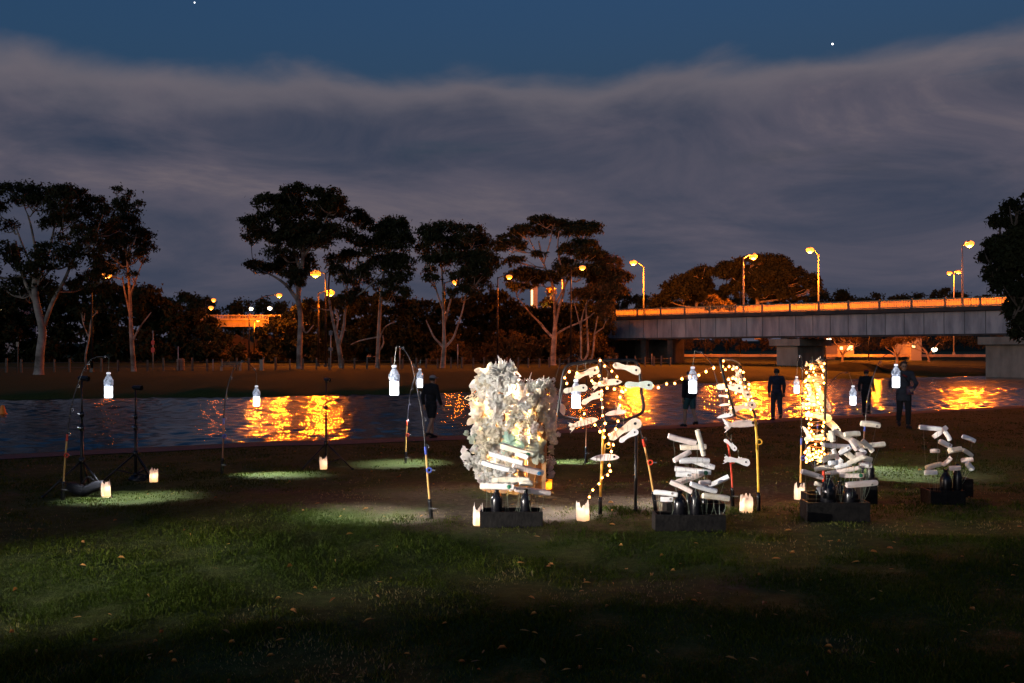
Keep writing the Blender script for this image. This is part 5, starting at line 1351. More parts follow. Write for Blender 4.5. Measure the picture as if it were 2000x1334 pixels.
# ---------------- fairy lights
BULB = MB().ball((0, 0, 0), 0.0105, 8, 6).mesh('bulb', MATS['bulb'], True)
SOCK = MB().tube([(0, 0, 0.008), (0, 0, 0.024)], 0.004, 6).mesh('socket', MATS['cord_copper'])
def light_string(label, runs, sag=0.006):
    p0 = P(*runs[0][0])
    t = thing('light_string', label, 'fairy lights', p0, 'strings of warm fairy lights')
    for run in runs:
        pts = [P(*q) for q in run]
        cp = []
        for a, b_ in zip(pts, pts[1:]):
            for i in range(3):
                u = i / 3; q = a.lerp(b_, u); q.z -= sag * 4 * u * (1 - u) - 0.02; q.y += random.uniform(-.003, .003); cp.append(q)
        cp.append(pts[-1] + Vector((0, 0, .02)))
        MB().tube(cp, 0.0024, 5, False).build('cord', MATS['cord_copper'], t, True)
        for p in pts:
            s_ = random.uniform(0.85, 1.12)
            bo = link_mesh('bulb', BULB, None, t, p, None, (s_, s_, s_ * 1.15))
            link_mesh('socket', SOCK, None, bo, p)
    return t
A = lambda L_, d: [(x, y, d + random.uniform(-.03, .03)) for x, y in L_]
D1 = 9.42
light_string('fairy lights strung over the large hoop and down its yellow pole', [
    A([(1107, 749), (1103, 738), (1112, 726), (1127, 729), (1166, 718), (1172, 704), (1181, 715), (1195, 725), (1205, 736)], D1),
    A([(1156, 744), (1170, 734), (1171, 748), (1186, 758), (1200, 760), (1214, 764), (1217, 766), (1222, 762), (1211, 776), (1211, 792)], D1),
    A([(1175, 764), (1175, 780), (1177, 796), (1177, 812), (1182, 827), (1180, 841), (1180, 854)], D1),
    A([(1134, 796), (1141, 808), (1135, 818), (1162, 830), (1172, 843)], D1),
    A([(1207, 823), (1203, 838), (1190, 849), (1189, 867), (1198, 869), (1194, 882), (1190, 909), (1192, 920), (1187, 928), (1176, 933), (1170, 945), (1158, 957), (1151, 971), (1148, 988)], D1 - .03)])
light_string('loose span of fairy lights between the two hoop nets', [A([(1286, 757), (1302, 750), (1318, 749), (1332, 740), (1347, 736), (1365, 733), (1379, 726), (1394, 719)], 9.7)])
light_string('fairy lights wound round the narrow tilted hoop', [
    A([(1407, 710), (1413, 705), (1410, 727), (1412, 732), (1416, 744), (1423, 741), (1431, 739), (1437, 740)], 9.68),
    A([(1411, 716), (1417, 722), (1424, 716), (1431, 721), (1439, 718), (1446, 724)], 9.74),
    A([(1413, 752), (1419, 762), (1420, 774), (1425, 784), (1428, 796), (1433, 806)], 9.62),
    A([(1427, 748), (1437, 752), (1446, 747), (1455, 756), (1446, 764), (1437, 768), (1447, 776), (1457, 790), (1466, 800)], 9.8),
    A([(1452, 727), (1454, 741), (1463, 751), (1463, 759), (1465, 767), (1467, 774), (1461, 780), (1469, 783)], 10.0)])
rr_ = random.Random(5)
runs = []
y = 709.0; i = 0; cur = []
while y < 905:
    a = i * 2.05
    dense = 1.0 if y < 800 or y > 870 else 0.7
    cur.append((1592 + 17 * math.cos(a) + rr_.uniform(-4, 4), y + rr_.uniform(-2, 2), 10.62 + 0.10 * math.sin(a) - 0.05))
    y += 2.5 / dense; i += 1
runs.append(cur)
runs.append([(1577 + rr_.uniform(-6, 6), 745 + k * 4.3, 10.5) for k in range(0, 16, 2)])
runs.append([(1572 + k * 5.5, 884 + 5 * math.sin(k * 0.9) + k * 0.4, 10.48) for k in range(10)])
runs.append([(1576 + k * 5.2, 897 + 3 * math.sin(k * 1.3) - k * 0.5, 10.46) for k in range(9)])
ls = light_string('dense fairy lights wrapped round the tall glowing fish column', runs)
for y_ in (740, 790, 845, 890): lamp_light('string_light', 'POINT', P(1591, y_, 10.42), 7.0, (1.0, 0.5, 0.13), ls, 0.05)

# ---------------- the white sculpture
SD = 11.7; SCX = 1003
sk = SD / FPX
sb = Vector(((SCX - 1000) * sk, SD, slope(SD)))
sculpt = thing('coral_sculpture', 'tall white torso-shaped sculpture of plastic coral on a lit wooden barrel', 'sculpture', sb)
SR = 64 * sk; SZ0 = slope(SD); SZ1 = P(0, 752, SD).z
NST = 22
for i in range(NST):
    a0 = 2 * math.pi * i / NST; a1 = 2 * math.pi * (i + 1) / NST - (0.10 if i % 22 < 18 else 0.02)
    h = SZ1 + random.uniform(-0.012, 0.012)
    m = MB(); rows_ = 6
    for k in range(rows_ + 1):
        u = k / rows_; z = SZ0 + (h - SZ0) * u
        rr = SR * (0.97 + 0.05 * math.sin(math.pi * u))
        for (a, r) in ((a0, rr), (a1, rr), (a1, rr - 0.02), (a0, rr - 0.02)):
            m.v.append((sb.x + r * math.cos(a), sb.y + r * math.sin(a), z))
    for k in range(rows_):
        for j in range(4):
            a, c = k * 4 + j, k * 4 + (j + 1) % 4; m.f.append((a, c, c + 4, a + 4))
    m.f.append((3, 2, 1, 0)); e = rows_ * 4; m.f.append((e, e + 1, e + 2, e + 3))
    ang = (a0 + a1) / 2
    if abs((ang - 1.5 * math.pi) - 0.06) < 0.12: continue            # one stave missing: the bright slit in front
    m.build('stave', MATS['stave_wood'], sculpt)
for zz in (0.1, 0.62):
    z = SZ0 + (SZ1 - SZ0) * zz; m = MB()
    m.tube([(sb.x + (SR * 1.018) * math.cos(a), sb.y + (SR * 1.018) * math.sin(a), z) for a in np.linspace(0, 2 * math.pi, 37)], 0.012, 6, False).build('barrel_hoop', MATS['stave_wood'], sculpt)
m = MB(); q = P(1062, 0, SD - 0.22)
MB().box((q.x, SD - 0.22, (SZ0 + P(0, 860, SD).z) / 2), (0.045, 0.10, P(0, 860, SD).z - SZ0)).build('edge_board', MATS['stave_wood'], sculpt)
lamp_light('barrel_light', 'POINT', (sb.x + 0.02, sb.y - 0.08, SZ1 - 0.02), 60.0, (1.0, 0.86, 0.66), sculpt, 0.06)
lamp_light('barrel_light', 'POINT', (sb.x, sb.y - 0.1, SZ0 + (SZ1 - SZ0) * 0.55), 80.0, (1.0, 0.62, 0.24), sculpt, 0.06)
lamp_light('barrel_light', 'POINT', (sb.x - 0.05, sb.y - 0.1, SZ0 + (SZ1 - SZ0) * 0.28), 40.0, (1.0, 0.60, 0.22), sculpt, 0.06)

for px_, py_, e_ in ((958, 800, 1.6), (944, 838, 1.6), (1006, 772, 1.8), (1007, 826, 1.8), (984, 850, 1.6), (958, 866, 1.4), (1032, 800, 1.4), (1048, 850, 1.2), (990, 892, 1.2), (935, 785, 1.2), (1000, 748, 3.0), (1040, 750, 3.0)):
    x_ = (px_ - SCX) * sk; a_ = max(-0.97, min(0.97, x_ / SR))
    lamp_light('strand_light', 'POINT', (sb.x + x_ * 1.04, sb.y - math.sqrt(1 - a_ * a_) * SR - 0.03, P(px_, py_, SD).z), e_, (1.0, 0.62, 0.22) if py_ > 760 else (1.0, 0.9, 0.75), sculpt, 0.015)

def clump_mesh(kind, seed):
    """unit-radius pieces of melted, cut and ruffled plastic; they face -Y"""
    g = np.random.default_rng(seed); m = MB()
    if kind in ('ruffle', 'lace'):
        nr_, na = 7, 34
        ph = g.uniform(0, 6, 4)
        for i in range(nr_ + 1):
            u = i / nr_
            for j in range(na):
                a = 2 * math.pi * j / na
                rad = u * (1 + 0.18 * math.sin(3 * a + ph[0]) + 0.10 * math.sin(7 * a + ph[1]) + g.uniform(-.05, .05))
                y = -0.42 * (1 - u * u) + u * u * (0.26 * math.sin(6 * a + ph[2]) + 0.14 * math.sin(11 * a + ph[3])) + g.uniform(-.05, .05)
                m.v.append((rad * math.cos(a), y, rad * math.sin(a)))
        for i in range(nr_):
            for j in range(na):
                if kind == 'lace' and i > 0 and g.random() < 0.34: continue
                a, c = i * na + j, i * na + (j + 1) % na
                m.f.append((a, c, c + na, a + na))
    elif kind == 'anemone':
        for k in range(34):
            d_ = g.normal(size=3); d_ /= np.linalg.norm(d_); d_[1] = -abs(d_[1]) if g.random() < 0.75 else d_[1]
            L = g.uniform(0.45, 1.2); d_ = Vector(d_); s_ = d_ * 0.25
            bd = Vector(g.normal(size=3)) * 0.14
            m.tube([s_, d_ * 0.62 * L + bd, d_ * L + bd * 1.6], [0.11, 0.12, 0.03], 5, True, 0.45)
        m.ball((0, 0, 0), 0.42, 10, 7)
    elif kind == 'fingers':
        for k in range(30):
            x = g.uniform(-1, 1); d_ = Vector((x * 0.5 + g.normal() * 0.15, g.normal() * 0.35, 1)).normalized()
            s_ = Vector((x * 0.8, g.uniform(-.4, .4), -0.4)); L = g.uniform(0.7, 1.3)
            bd = Vector(g.normal(size=3)) * 0.16
            m.tube([s_, s_ + d_ * L * 0.5 + bd, s_ + d_ * L + bd * 0.4, s_ + d_ * L * 0.95 + bd * 2], [0.09, 0.085, 0.07, 0.03], 5)
    elif kind == 'flower':
        for k in range(16):
            a = 2 * math.pi * k / 8 + (0.39 if k >= 8 else 0) + g.uniform(-.15, .15); Lr = 1.0 if k < 8 else 0.65; tip = -0.25 if k < 8 else -0.55
            ca, sa = math.cos(a), math.sin(a); w = 0.34 * Lr
            pts = [(0.08, 0, -0.06), (0.45 * Lr, w, -0.22 + g.uniform(-.1, .1)), (0.85 * Lr, w * 0.9, tip * 0.6 + g.uniform(-.12, .12)), (Lr * g.uniform(.95, 1.15), 0, tip + g.uniform(-.1, .25)), (0.85 * Lr, -w * 0.9, tip * 0.6 + g.uniform(-.12, .12)), (0.45 * Lr, -w, -0.22 + g.uniform(-.1, .1)), (0.55 * Lr, 0, -0.05)]
            q = [Vector((p[0] * ca - p[1] * sa, p[2], p[0] * sa + p[1] * ca)) for p in pts]
            m.add(q, [(0, 1, 6), (1, 2, 6), (2, 3, 6), (3, 4, 6), (4, 5, 6), (5, 0, 6)])
        m.ball((0, -0.25, 0), 0.2, 8, 6)
    elif kind == 'crumple':
        for b_ in range(11):
            c = Vector(g.normal(size=3)) * 0.45; c.y = -abs(c.y) * 0.7
            nn = 9
            r = g.uniform(0.25, 0.45); base = len(m.v)
            mb = MB().ball((0, 0, 0), 1.0, 9, 6)
            for v in mb.v:
                q = Vector(v) * r * g.uniform(0.62, 1.18); m.v.append(tuple(q + c))
            m.f += [tuple(i + base for i in f) for f in mb.f]
    elif kind == 'leaf':
        nu, nv = 8, 6
        for i in range(nu + 1):
            u = i / nu
            for j in range(nv + 1):
                w = (j / nv * 2 - 1)
                wd = 0.55 * math.sin(math.pi * min(1, u * 0.92 + 0.06)) ** 0.8
                m.v.append(((u * 2 - 1), -0.15 + 0.25 * abs(w) * wd + 0.12 * math.sin(u * 7 + seed) + g.uniform(-.03, .03), w * wd + 0.12 * math.sin(u * 3)))
        for i in range(nu):
            for j in range(nv):
                a = i * (nv + 1) + j; m.f.append((a, a + nv + 1, a + nv + 2, a + 1))
    return m
CL = {}
def clump(kind, mname, seed):
    key = (kind, mname, seed)
    if key not in CL:
        nm = {'ruffle': 'plastic_ruffle', 'lace': 'plastic_lace', 'anemone': 'plastic_anemone', 'fingers': 'plastic_fingers', 'flower': 'plastic_flower', 'crumple': 'crumpled_plastic', 'leaf': 'plastic_leaf'}[kind]
        CL[key] = (nm, clump_mesh(kind, seed).mesh(nm, MATS[mname], kind in ('ruffle', 'anemone', 'fingers', 'leaf')))
    return CL[key]
def on_barrel(px, py, Rpx, kind, m='plastic_white', seed=None, out=0.3, rotx=0.0, roll=None):
    seed = seed if seed is not None else random.randint(1, 3)
    nm, me = clump(kind, m, seed)
    x = (px - SCX) * sk; r = Rpx * sk
    z = P(px, py, SD).z
    xx = max(-SR * 0.99, min(SR * 0.99, x)); y = -math.sqrt(max(0, SR * SR - xx * xx))
    face = max(-0.95, min(0.95, math.atan2(x / SR * 1.1, -y / SR + 0.15)))       # turn outwards
    if kind == 'leaf': face *= 0.3
    pos = Vector((sb.x + x, sb.y + y * (1 + out * r / SR), z))
    rot = Matrix.Rotation(face, 3, 'Z') @ Matrix.Rotation(rotx, 3, 'X') @ Matrix.Rotation(random.uniform(0, 6.28) if roll is None else roll, 3, 'Y')
    return link_mesh(nm, me, None, sculpt, pos, rot.to_euler(), (r, r, r))
W, C_, G_, O_, K_, Gy = 'plastic_white', 'plastic_cream', 'plastic_green', 'plastic_olive', 'plastic_pink', 'plastic_grey'
CLUMPS = [
 (981, 730, 24, 'anemone', W), (962, 732, 18, 'ruffle', Gy), (994, 724, 17, 'anemone', W), (1001, 740, 14, 'lace', C_), (985, 720, 19, 'anemone', W), (968, 722, 15, 'anemone', W), (999, 716, 10, 'leaf', W, 1.9), (978, 708, 9, 'leaf', W, 1.5), (1004, 720, 9, 'leaf', W, 0.9), (956, 714, 9, 'leaf', Gy, 2.3), (996, 738, 18, 'crumple', W), (956, 742, 16, 'crumple', W), (945, 740, 18, 'flower', Gy), (990, 745, 18, 'ruffle', W), (972, 748, 18, 'ruffle', W), (958, 752, 14, 'crumple', C_),
 (1044, 754, 15, 'fingers', W, 0), (1055, 750, 12, 'fingers', W, 0), (1031, 757, 11, 'fingers', W, 0), (1071, 755, 12, 'anemone', W), (1077, 767, 11, 'flower', C_),
 (938, 726, 12, 'leaf', Gy, 0.3), (932, 750, 17, 'leaf', W, -0.3), (926, 792, 12, 'leaf', C_, 0.5), (922, 822, 12, 'leaf', C_, -0.6), (935, 779, 24, 'lace', C_), (928, 808, 14, 'ruffle', W), (942, 765, 16, 'ruffle', W), (956, 768, 13, 'lace', W), (970, 785, 18, 'flower', W), (972, 814, 24, 'lace', W), (951, 798, 13, 'leaf', Gy, 1.2), (999, 779, 14, 'crumple', C_), (975, 765, 14, 'crumple', W),
 (1019, 770, 15, 'ruffle', K_), (1022, 790, 14, 'crumple', W), (1044, 779, 18, 'crumple', C_), (1066, 783, 22, 'lace', W), (1080, 782, 13, 'ruffle', K_), (1097, 799, 12, 'leaf', W, 1.3), (1083, 796, 11, 'lace', W),
 (1027, 812, 18, 'lace', W), (1025, 844, 18, 'lace', W), (1040, 832, 14, 'crumple', K_), (1066, 826, 22, 'crumple', K_), (1077, 832, 12, 'flower', K_), (1056, 806, 14, 'flower', C_), (1078, 860, 12, 'crumple', K_), (1074, 846, 13, 'flower', K_), (1009, 806, 12, 'flower', C_), (1000, 822, 13, 'crumple', C_), (1079, 815, 10, 'flower', W),
 (997, 858, 18, 'ruffle', G_), (1046, 872, 19, 'ruffle', O_), (1050, 886, 14, 'crumple', O_), (1076, 876, 9, 'ruffle', O_),
 (949, 850, 22, 'flower', C_), (970, 843, 20, 'crumple', C_), (929, 856, 14, 'crumple', O_), (936, 842, 13, 'ruffle', W), (932, 877, 14, 'crumple', W), (950, 877, 15, 'crumple', C_), (969, 868, 16, 'flower', W), (909, 886, 12, 'ruffle', W), (920, 898, 14, 'crumple', W), (944, 894, 16, 'crumple', W), (940, 921, 16, 'flower', W), (962, 921, 18, 'crumple', W), (989, 919, 18, 'crumple', W), (949, 936, 12, 'flower', W), (974, 898, 16, 'ruffle', W), (990, 888, 15, 'crumple', C_), (985, 840, 15, 'flower', C_), (955, 825, 16, 'crumple', C_), (938, 825, 12, 'leaf', C_, 0.7), (928, 832, 10, 'leaf', W, 2.4), (930, 905, 12, 'flower', W), (955, 908, 14, 'crumple', Gy), (978, 936, 13, 'crumple', W), (1000, 932, 12, 'crumple', W),
 (1071, 898, 9, 'lace', K_), (1072, 912, 9, 'crumple', K_), (1074, 926, 10, 'crumple', K_), (1080, 900, 7, 'lace', W)]
CLUMPS = [tuple(C_ if v is Gy else v for v in c) for c in CLUMPS]
rc = random.Random(21)
for _ in range(95):
    y_ = rc.uniform(745, 935); x_ = rc.uniform(925, 1082)
    if x_ > 1005 and y_ > 865: continue
    CLUMPS.append((x_, y_, rc.uniform(6.5, 10.5), rc.choice(['flower', 'crumple', 'crumple', 'ruffle', 'lace']), rc.choice([W, W, C_, K_]), rc.uniform(0, 6)))
for c in CLUMPS:
    on_barrel(c[0], c[1], c[2] * (1.0 if c[3] == 'leaf' else 1.2), c[3], c[4], roll=c[5] if len(c) > 5 else (0.0 if c[3] == 'fingers' else None))

# ================================================================== PEOPLE
def remeshed(mb, name, m, parent, voxel, origin, M):
    me = mb.mesh(name + '_raw')
    o = bpy.data.objects.new('tmp', me); col.objects.link(o)
    md = o.modifiers.new('r', 'REMESH'); md.mode = 'VOXEL'; md.voxel_size = voxel
    sm_ = o.modifiers.new('s', 'SMOOTH'); sm_.iterations = 3; sm_.factor = 0.5
    dg = bpy.context.evaluated_depsgraph_get()
    ne = bpy.data.meshes.new_from_object(o.evaluated_get(dg))
    bpy.data.objects.remove(o); bpy.data.meshes.remove(me)
    ne.transform(M)
    ne.name = name
    ne.polygons.foreach_set('use_smooth', [True] * len(ne.polygons))
    ne.materials.clear(); ne.materials.append(MATS[m])
    return link_mesh(name, ne, None, parent, origin)

def person(px, d, H, yaw, label, top, bottom, pose, hair='hair_dark', shorts=False, cap=None, shoes='cloth_black', extra=None):
    x = (px - 1000) / FPX * d; b0 = Vector((x, d, float(near_z(np.array(x), np.array(d)))))
    t = thing('person', label, 'person', b0, 'people by the river')
    s = H / 1.72
    M = Matrix.Rotation(R(yaw), 4, 'Z') @ Matrix.Scale(s, 4)
    st = pose.get('stride', 0.0)
    J = {}
    for sd, k in (('l', 1), ('r', -1)):                 # person's own left is +x when facing -Y
        f = st * k
        J['hip' + sd] = Vector((0.09 * k, 0, 0.92))
        J['kn' + sd] = Vector((0.10 * k, -0.03 - f * 0.5, 0.50 + abs(f) * 0.03))
        J['an' + sd] = Vector((0.105 * k, 0.03 - f * (0.9 if f > 0 else 1.25), 0.085 + (0.10 if f < 0 else 0.0)))
        J['to' + sd] = J['an' + sd] + Vector((0.02 * k, -0.17, -0.055 - (0.03 if f < 0 else 0)))
        J['sh' + sd] = Vector((0.185 * k, 0.0, 1.42))
        J['el' + sd] = Vector(pose.get('el' + sd, (0.25 * k, 0.02 + f * 0.3, 1.14)))
        J['wr' + sd] = Vector(pose.get('wr' + sd, (0.25 * k, -0.06 + f * 0.5, 0.90)))
    hd = Vector(pose.get('head', (0.0, -0.03, 1.60)))
    body = MB()
    for sd, k in (('l', 1), ('r', -1)):
        body.tube([J['hip' + sd], J['hip' + sd].lerp(J['kn' + sd], .5), J['kn' + sd], J['kn' + sd].lerp(J['an' + sd], .35), J['an' + sd]], [0.088, 0.074, 0.054, 0.056, 0.038], 12)
        body.ball(J['kn' + sd], 0.054, 10, 7); body.ball(J['an' + sd], 0.04, 10, 7)
        body.tube([J['an' + sd] + Vector((0, .04, -.04)), J['to' + sd]], [0.042, 0.034], 10); body.ball(J['to' + sd], 0.034, 8, 6)
        body.tube([J['sh' + sd], J['el' + sd], J['wr' + sd]], [0.052, 0.042, 0.029], 10); body.ball(J['sh' + sd], 0.056, 10, 7); body.ball(J['el' + sd], 0.042, 10, 7)
        dv = (J['wr' + sd] - J['el' + sd]).normalized(); side = dv.cross(Vector((0, 1, 0))); side = side.normalized() if side.length > 0.1 else Vector((1, 0, 0))
        nn = dv.cross(side).normalized()
        pc = J['wr' + sd] + dv * 0.045
        body.tube([J['wr' + sd] - dv * 0.02, pc, pc + dv * 0.04], [0.027, 0.036, 0.038], 10, True, 0.7)
        for q in range(4):
            o0 = pc + dv * 0.03 + side * (q - 1.5) * 0.019; L = (0.066, 0.076, 0.072, 0.056)[q]
            body.tube([o0, o0 + dv * L * 0.5 + nn * 0.004, o0 + dv * L + nn * 0.016], [0.0105, 0.0098, 0.0085], 7)
        th = pc + side * -0.03 * 1
        body.tube([th, th - side * 0.026 + dv * 0.025, th - side * 0.028 + dv * 0.055], [0.013, 0.011, 0.009], 7)
    body.ball((0, 0, 0.95), (0.155, 0.105, 0.12), 14, 10); body.ball((0, 0.0, 1.12), (0.135, 0.095, 0.16), 14, 10); body.ball((0, 0.005, 1.31), (0.165, 0.105, 0.16), 14, 10)
    body.tube([(0.17, 0, 1.40), (0, 0, 1.43), (-0.17, 0, 1.40)], [0.06, 0.075, 0.06], 10)
    nk = hd + Vector((0, 0.03, -0.1))
    body.tube([(0, 0.01, 1.40), nk, hd + Vector((0, 0.015, 0))], [0.058, 0.052, 0.055], 12)
    body.ball(hd + Vector((0, 0.01, 0.03)), (0.076, 0.094, 0.092), 16, 12); body.ball(hd + Vector((0, -0.022, -0.035)), (0.056, 0.062, 0.075), 14, 10)
    body.tube([hd + Vector((0, -0.085, 0.012)), hd + Vector((0, -0.107, -0.018)), hd + Vector((0, -0.085, -0.026))], [0.011, 0.016, 0.013], 8)
    for k in (-1, 1): body.ball(hd + Vector((0.077 * k, 0.015, 0.0)), (0.012, 0.02, 0.03), 8, 6)
    ob = remeshed(body, 'body', 'skin', t, 0.0085, b0, M)
    def part(mb, nm, m, vox=None):
        if vox: return remeshed(mb, nm, m, t, vox, b0, M)
        me = mb.mesh(nm, MATS[m], True); me.transform(M); return link_mesh(nm, me, None, t, b0)
    for k in (-1, 1):
        part(MB().ball(hd + Vector((0.03 * k, -0.080, 0.012)), 0.011, 8, 6), 'eye', 'eye_dark')
    part(MB().ball(hd + Vector((0, -0.084, -0.062)), (0.022, 0.008, 0.006), 8, 5), 'mouth', 'cloth_red')
    hr = MB(); hr.ball(hd + Vector((0, 0.030, 0.055)), (0.088, 0.094, 0.086), 14, 10); hr.ball(hd + Vector((0.02, -0.03, 0.105)), (0.062, 0.058, 0.034), 12, 8)
    for k in (-1, 1): hr.ball(hd + Vector((0.07 * k, 0.03, 0.03)), (0.02, 0.045, 0.05), 8, 6)
    part(hr, 'hair', hair, 0.012)
    jk = MB()
    jk.ball((0, 0, 0.96), (0.185, 0.135, 0.14), 14, 10); jk.ball((0, 0, 1.12), (0.168, 0.125, 0.18), 14, 10); jk.ball((0, 0.005, 1.30), (0.192, 0.13, 0.17), 14, 10)
    jk.tube([(0.19, 0, 1.405), (0, 0.005, 1.435), (-0.19, 0, 1.405)], [0.072, 0.088, 0.072], 12)
    if pose.get('coat'): jk.tube([(0, 0, 0.98), (0, 0, 0.72)], [0.185, 0.20], 14, True, 0.75)
    for sd in 'lr':
        e = J['el' + sd].lerp(J['wr' + sd], 0.9)
        jk.tube([J['sh' + sd], J['el' + sd], e], [0.074, 0.060, 0.046], 12); jk.ball(J['sh' + sd], 0.076, 10, 7); jk.ball(J['el' + sd], 0.060, 10, 7)
    part(jk, 'jacket', top, 0.013)
    tr = MB(); tr.ball((0, 0, 0.93), (0.172, 0.122, 0.12), 14, 10)
    for sd in 'lr':
        if shorts:
            e = J['hip' + sd].lerp(J['kn' + sd], 0.85); tr.tube([J['hip' + sd], e], [0.108, 0.092], 12)
        else:
            tr.tube([J['hip' + sd], J['kn' + sd], J['an' + sd] + Vector((0, 0, .02))], [0.106, 0.076, 0.062], 12); tr.ball(J['kn' + sd], 0.076, 10, 7)
    part(tr, 'trousers' if not shorts else 'shorts', bottom, 0.013)
    for sd in 'lr':
        sh = MB(); sh.tube([J['an' + sd] + Vector((0, .055, -.045)), J['an' + sd] + Vector((0, -.03, -.03)), J['to' + sd] + Vector((0, -.02, 0))], [0.05, 0.052, 0.044], 12); sh.ball(J['to' + sd] + Vector((0, -.02, 0)), 0.044, 10, 7)
        part(sh, 'shoe', shoes, 0.012)
    if cap:
        cp = MB(); cp.ball(hd + Vector((0, 0.015, 0.075)), (0.092, 0.105, 0.075), 14, 10)
        cp.prism([(0.085 * math.cos(a), 0.02 + 0.0 * a) for a in (0,)] + [(-0.08, 0.0), (0.08, 0.0), (0.07, 0.012), (-0.07, 0.012)], 0.02, Matrix.Translation(hd + Vector((0, -0.09, 0.06))))
        cp.ball(hd + Vector((0, -0.125, 0.068)), (0.07, 0.06, 0.012), 12, 6)
        part(cp, 'cap', cap)
    if extra: extra(part, J, hd)
    return t

def bag_and_glasses(part, J, hd):
    b_ = MB(); b_.box((0.10, -0.185, 0.99), (0.17, 0.07, 0.21), None, 0.9); part(b_, 'bag', 'bag_brown')
    part(MB().tube(curve_pts([(0.10, -0.18, 1.08), (0.02, -0.15, 1.28), (-0.10, -0.07, 1.45), (-0.12, 0.07, 1.45), (0.0, 0.16, 1.2)], 5), 0.014, 6), 'bag_strap', 'cloth_black')
    part(MB().tube([(0.05, -0.13, 1.34), (0, -0.138, 1.36), (-0.05, -0.125, 1.40)], 0.025, 8), 'collar', 'cloth_red')
    g = MB()
    for k in (-1, 1):
        c = hd + Vector((0.032 * k, -0.094, 0.012)); g.tube([c + Vector((0.024 * math.cos(a), 0, 0.019 * math.sin(a))) for a in np.linspace(0, 6.283, 13)], 0.003, 5, False)
    g.tube([hd + Vector((-0.01, -0.1, .014)), hd + Vector((0.01, -0.1, .014))], 0.003, 5)
    part(g, 'glasses', 'cloth_black')

person(1765, 25.6, 1.71, -8, 'dark-haired person in a dark coat facing the lights, bag at waist', 'cloth_navy', 'cloth_black',
       {'elr': (-0.33, -0.04, 1.17), 'wrr': (-0.36, -0.20, 1.02), 'ell': (0.31, 0.0, 1.15), 'wrl': (0.17, -0.20, 1.02), 'coat': True, 'stride': 0.06}, extra=bag_and_glasses)
person(1347, 26.4, 1.45, 200, 'person in teal shorts walking away by the water', 'cloth_black', 'cloth_teal', {'stride': 0.16}, shorts=True)
person(1517, 30.2, 1.56, 175, 'person in dark blue standing before the golden reflection', 'cloth_blue', 'cloth_navy', {'stride': 0.10})
person(1692, 33.6, 1.55, 150, 'person in a red cap standing by the water behind the small bottle', 'cloth_black', 'cloth_black', {'stride': 0.12}, cap='cloth_red')
person(842, 21.4, 1.36, 140, 'person in a white cap walking on the path left of the white sculpture', 'cloth_black', 'cloth_black', {'stride': 0.18, 'head': (0.0, -0.08, 1.585)}, shorts=True, cap='cloth_white')

# ================================================================== GRASS, LEAVES
def blade_material():
    m = bpy.data.materials.new('grass_blade'); m.use_nodes = True
    n, l = m.node_tree.nodes, m.node_tree.links
    b = n['Principled BSDF']; b.inputs['Roughness'].default_value = 0.65; b.inputs['Specular IOR Level'].default_value = 0.04
    at = n.new('ShaderNodeAttribute'); at.attribute_name = 'tint'
    r = n.new('ShaderNodeValToRGB')
    st = [(0.0, (0.017, 0.029, 0.003)), (0.45, (0.036, 0.054, 0.005)), (0.72, (0.072, 0.078, 0.012)), (1.0, (0.22, 0.17, 0.085))]
    while len(r.color_ramp.elements) < len(st): r.color_ramp.elements.new(0.5)
    for e, (p, c) in zip(r.color_ramp.elements, st): e.position = p; e.color = (*c, 1)
    l.new(at.outputs['Fac'], r.inputs[0]); l.new(r.outputs[0], b.inputs['Base Color'])
    tr = n.new('ShaderNodeBsdfTranslucent'); l.new(r.outputs[0], tr.inputs[0])
    mx = n.new('ShaderNodeMixShader'); mx.inputs[0].default_value = 0.3
    l.new(b.outputs[0], mx.inputs[1]); l.new(tr.outputs[0], mx.inputs[2]); l.new(mx.outputs[0], n['Material Output'].inputs[0])
    return m
def vnoise(x, y, sc, seed):
    """smooth value noise"""
    g = np.random.default_rng(seed).random((256, 256))
    u, v = x / sc + 1000, y / sc + 1000
    iu, iv = np.floor(u).astype(int), np.floor(v).astype(int); fu, fv = u - iu, v - iv
    fu, fv = fu * fu * (3 - 2 * fu), fv * fv * (3 - 2 * fv)
    a = g[iu % 256, iv % 256]; b_ = g[(iu + 1) % 256, iv % 256]; c = g[iu % 256, (iv + 1) % 256]; d_ = g[(iu + 1) % 256, (iv + 1) % 256]
    return (a * (1 - fu) + b_ * fu) * (1 - fv) + (c * (1 - fu) + d_ * fu) * fv
NB = 620000
q = rng.random(NB)
y0_, y1_ = 2.6, 40.0
yy = 1.0 / (1 / y0_ + q * (1 / y1_ - 1 / y0_))
xx = rng.uniform(-1, 1, NB) * (0.60 * yy + 1.2)
# worn patch and noise thin the grass out
w = np.sqrt(((xx - 0.9) / 4.3) ** 2 + ((yy - 10.9) / 2.5) ** 2)
w = np.minimum(w, 0.6 + np.sqrt(((xx - 1.3) / 1.9) ** 2 + ((yy - 6.6) / 0.95) ** 2))
nz = 0.5 * vnoise(xx, yy, 1.1, 1) + 0.3 * vnoise(xx, yy, 0.42, 2) + 0.2 * vnoise(xx, yy, 0.16, 3)
bare = np.clip((nz + np.interp(w, [0.4, 1.25], [0.20, -0.07]) - 0.46) / 0.2, 0, 1)
keep = (rng.random(NB) > bare * 0.86) & (yy < lip(xx) - 1.95)
xx, yy, nz, bare = xx[keep], yy[keep], nz[keep], bare[keep]
k = len(xx)
zz = near_z(xx, yy)
tuft = vnoise(xx, yy, 0.28, 5)
hgt = (0.012 + 0.022 * tuft) * rng.uniform(0.6, 1.35, k) * (1 - 0.45 * bare)
wid = (0.0016 + 0.00042 * yy) * rng.uniform(0.7, 1.3, k)
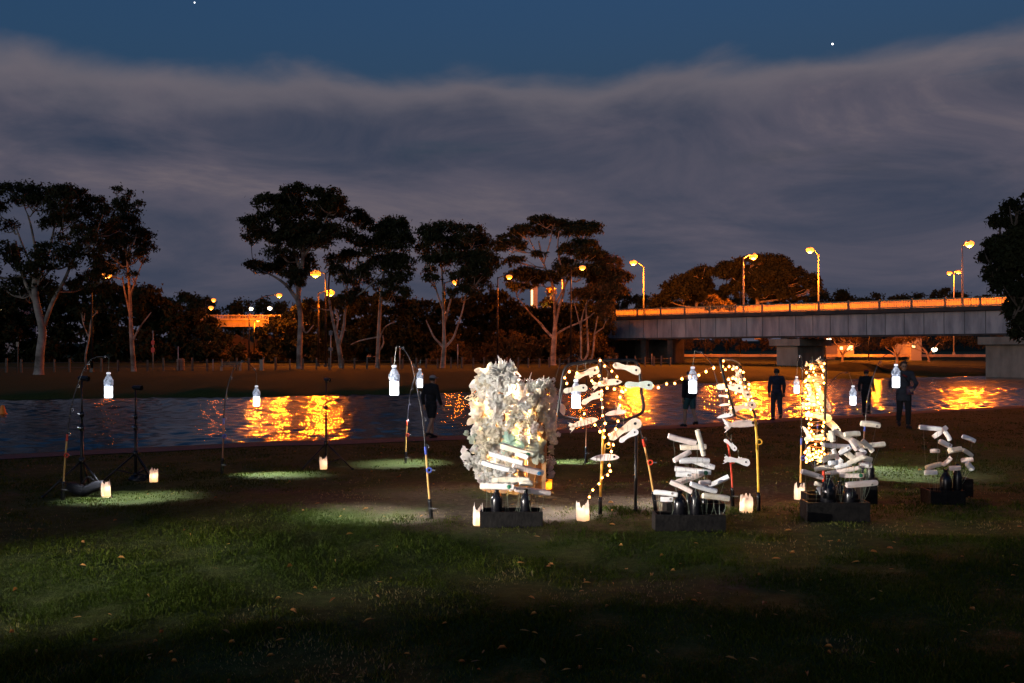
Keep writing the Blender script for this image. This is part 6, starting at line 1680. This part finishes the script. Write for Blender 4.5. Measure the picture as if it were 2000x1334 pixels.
an = rng.uniform(0, 2 * math.pi, k); ln = rng.normal(size=(k, 2)) * 0.6 * hgt[:, None]
dx, dy = np.cos(an) * wid, np.sin(an) * wid
v0 = np.stack([xx - dx, yy - dy, zz - 0.004], 1); v1 = np.stack([xx + dx, yy + dy, zz - 0.004], 1)
v2 = np.stack([xx + ln[:, 0], yy + ln[:, 1], zz + hgt], 1)
GV = np.stack([v0, v1, v2], 1).reshape(-1, 3)
gm = fast_mesh('grass', GV, np.arange(k * 3).reshape(-1, 3), blade_material())
tint_v = np.clip(0.30 + 0.55 * (vnoise(xx, yy, 0.9, 8) - 0.5) + 0.5 * bare + rng.normal(size=k) * 0.16, 0, 1)
at = gm.attributes.new('tint', 'FLOAT', 'POINT'); at.data.foreach_set('value', np.repeat(tint_v, 3).astype(np.float32))
go = link_mesh('grass', gm); tag(go, 'short dark green and straw grass of the lawn', kind='stuff')

mat('fallen_leaf', (0.30, 0.11, 0.03), 0.7, color2=(0.52, 0.27, 0.07), scale=1.7, trans=0.2)
NL = 380
ly = 1.0 / (1 / 4.0 + rng.random(NL) * (1 / 24.0 - 1 / 4.0)); lx = rng.uniform(-1, 1, NL) * (0.58 * ly + 0.5)
ok = ly < lip(lx) - 2; lx, ly = lx[ok], ly[ok]
lv, lf = [], []
for x, y in zip(lx, ly):
    a = rng.uniform(0, 6.28); L = rng.uniform(0.014, 0.034); wd = L * rng.uniform(0.25, 0.42); z = float(near_z(np.array(x), np.array(y))) + rng.uniform(0.015, 0.04)
    tl = rng.uniform(-0.5, 0.5); ca, sa = math.cos(a), math.sin(a); b_ = len(lv); cu = rng.uniform(0.0, 0.015)
    for u, w_ in ((-1, 0), (-0.3, 0.8), (0.4, 0.7), (1, 0), (0.4, -0.7), (-0.3, -0.8), (0, 0)):
        lx_, ly_ = u * L, w_ * wd
        lv.append((x + lx_ * ca - ly_ * sa, y + lx_ * sa + ly_ * ca, z + tl * lx_ * 0.6 + (cu if w_ else -cu * 0.3)))
    lf += [(b_ + i, b_ + (i + 1) % 6, b_ + 6) for i in range(6)]
fo = link_mesh('fallen_leaves', fast_mesh('fallen_leaves', lv, lf, MATS['fallen_leaf'])); tag(fo, 'orange fallen leaves scattered over the lawn', kind='stuff')
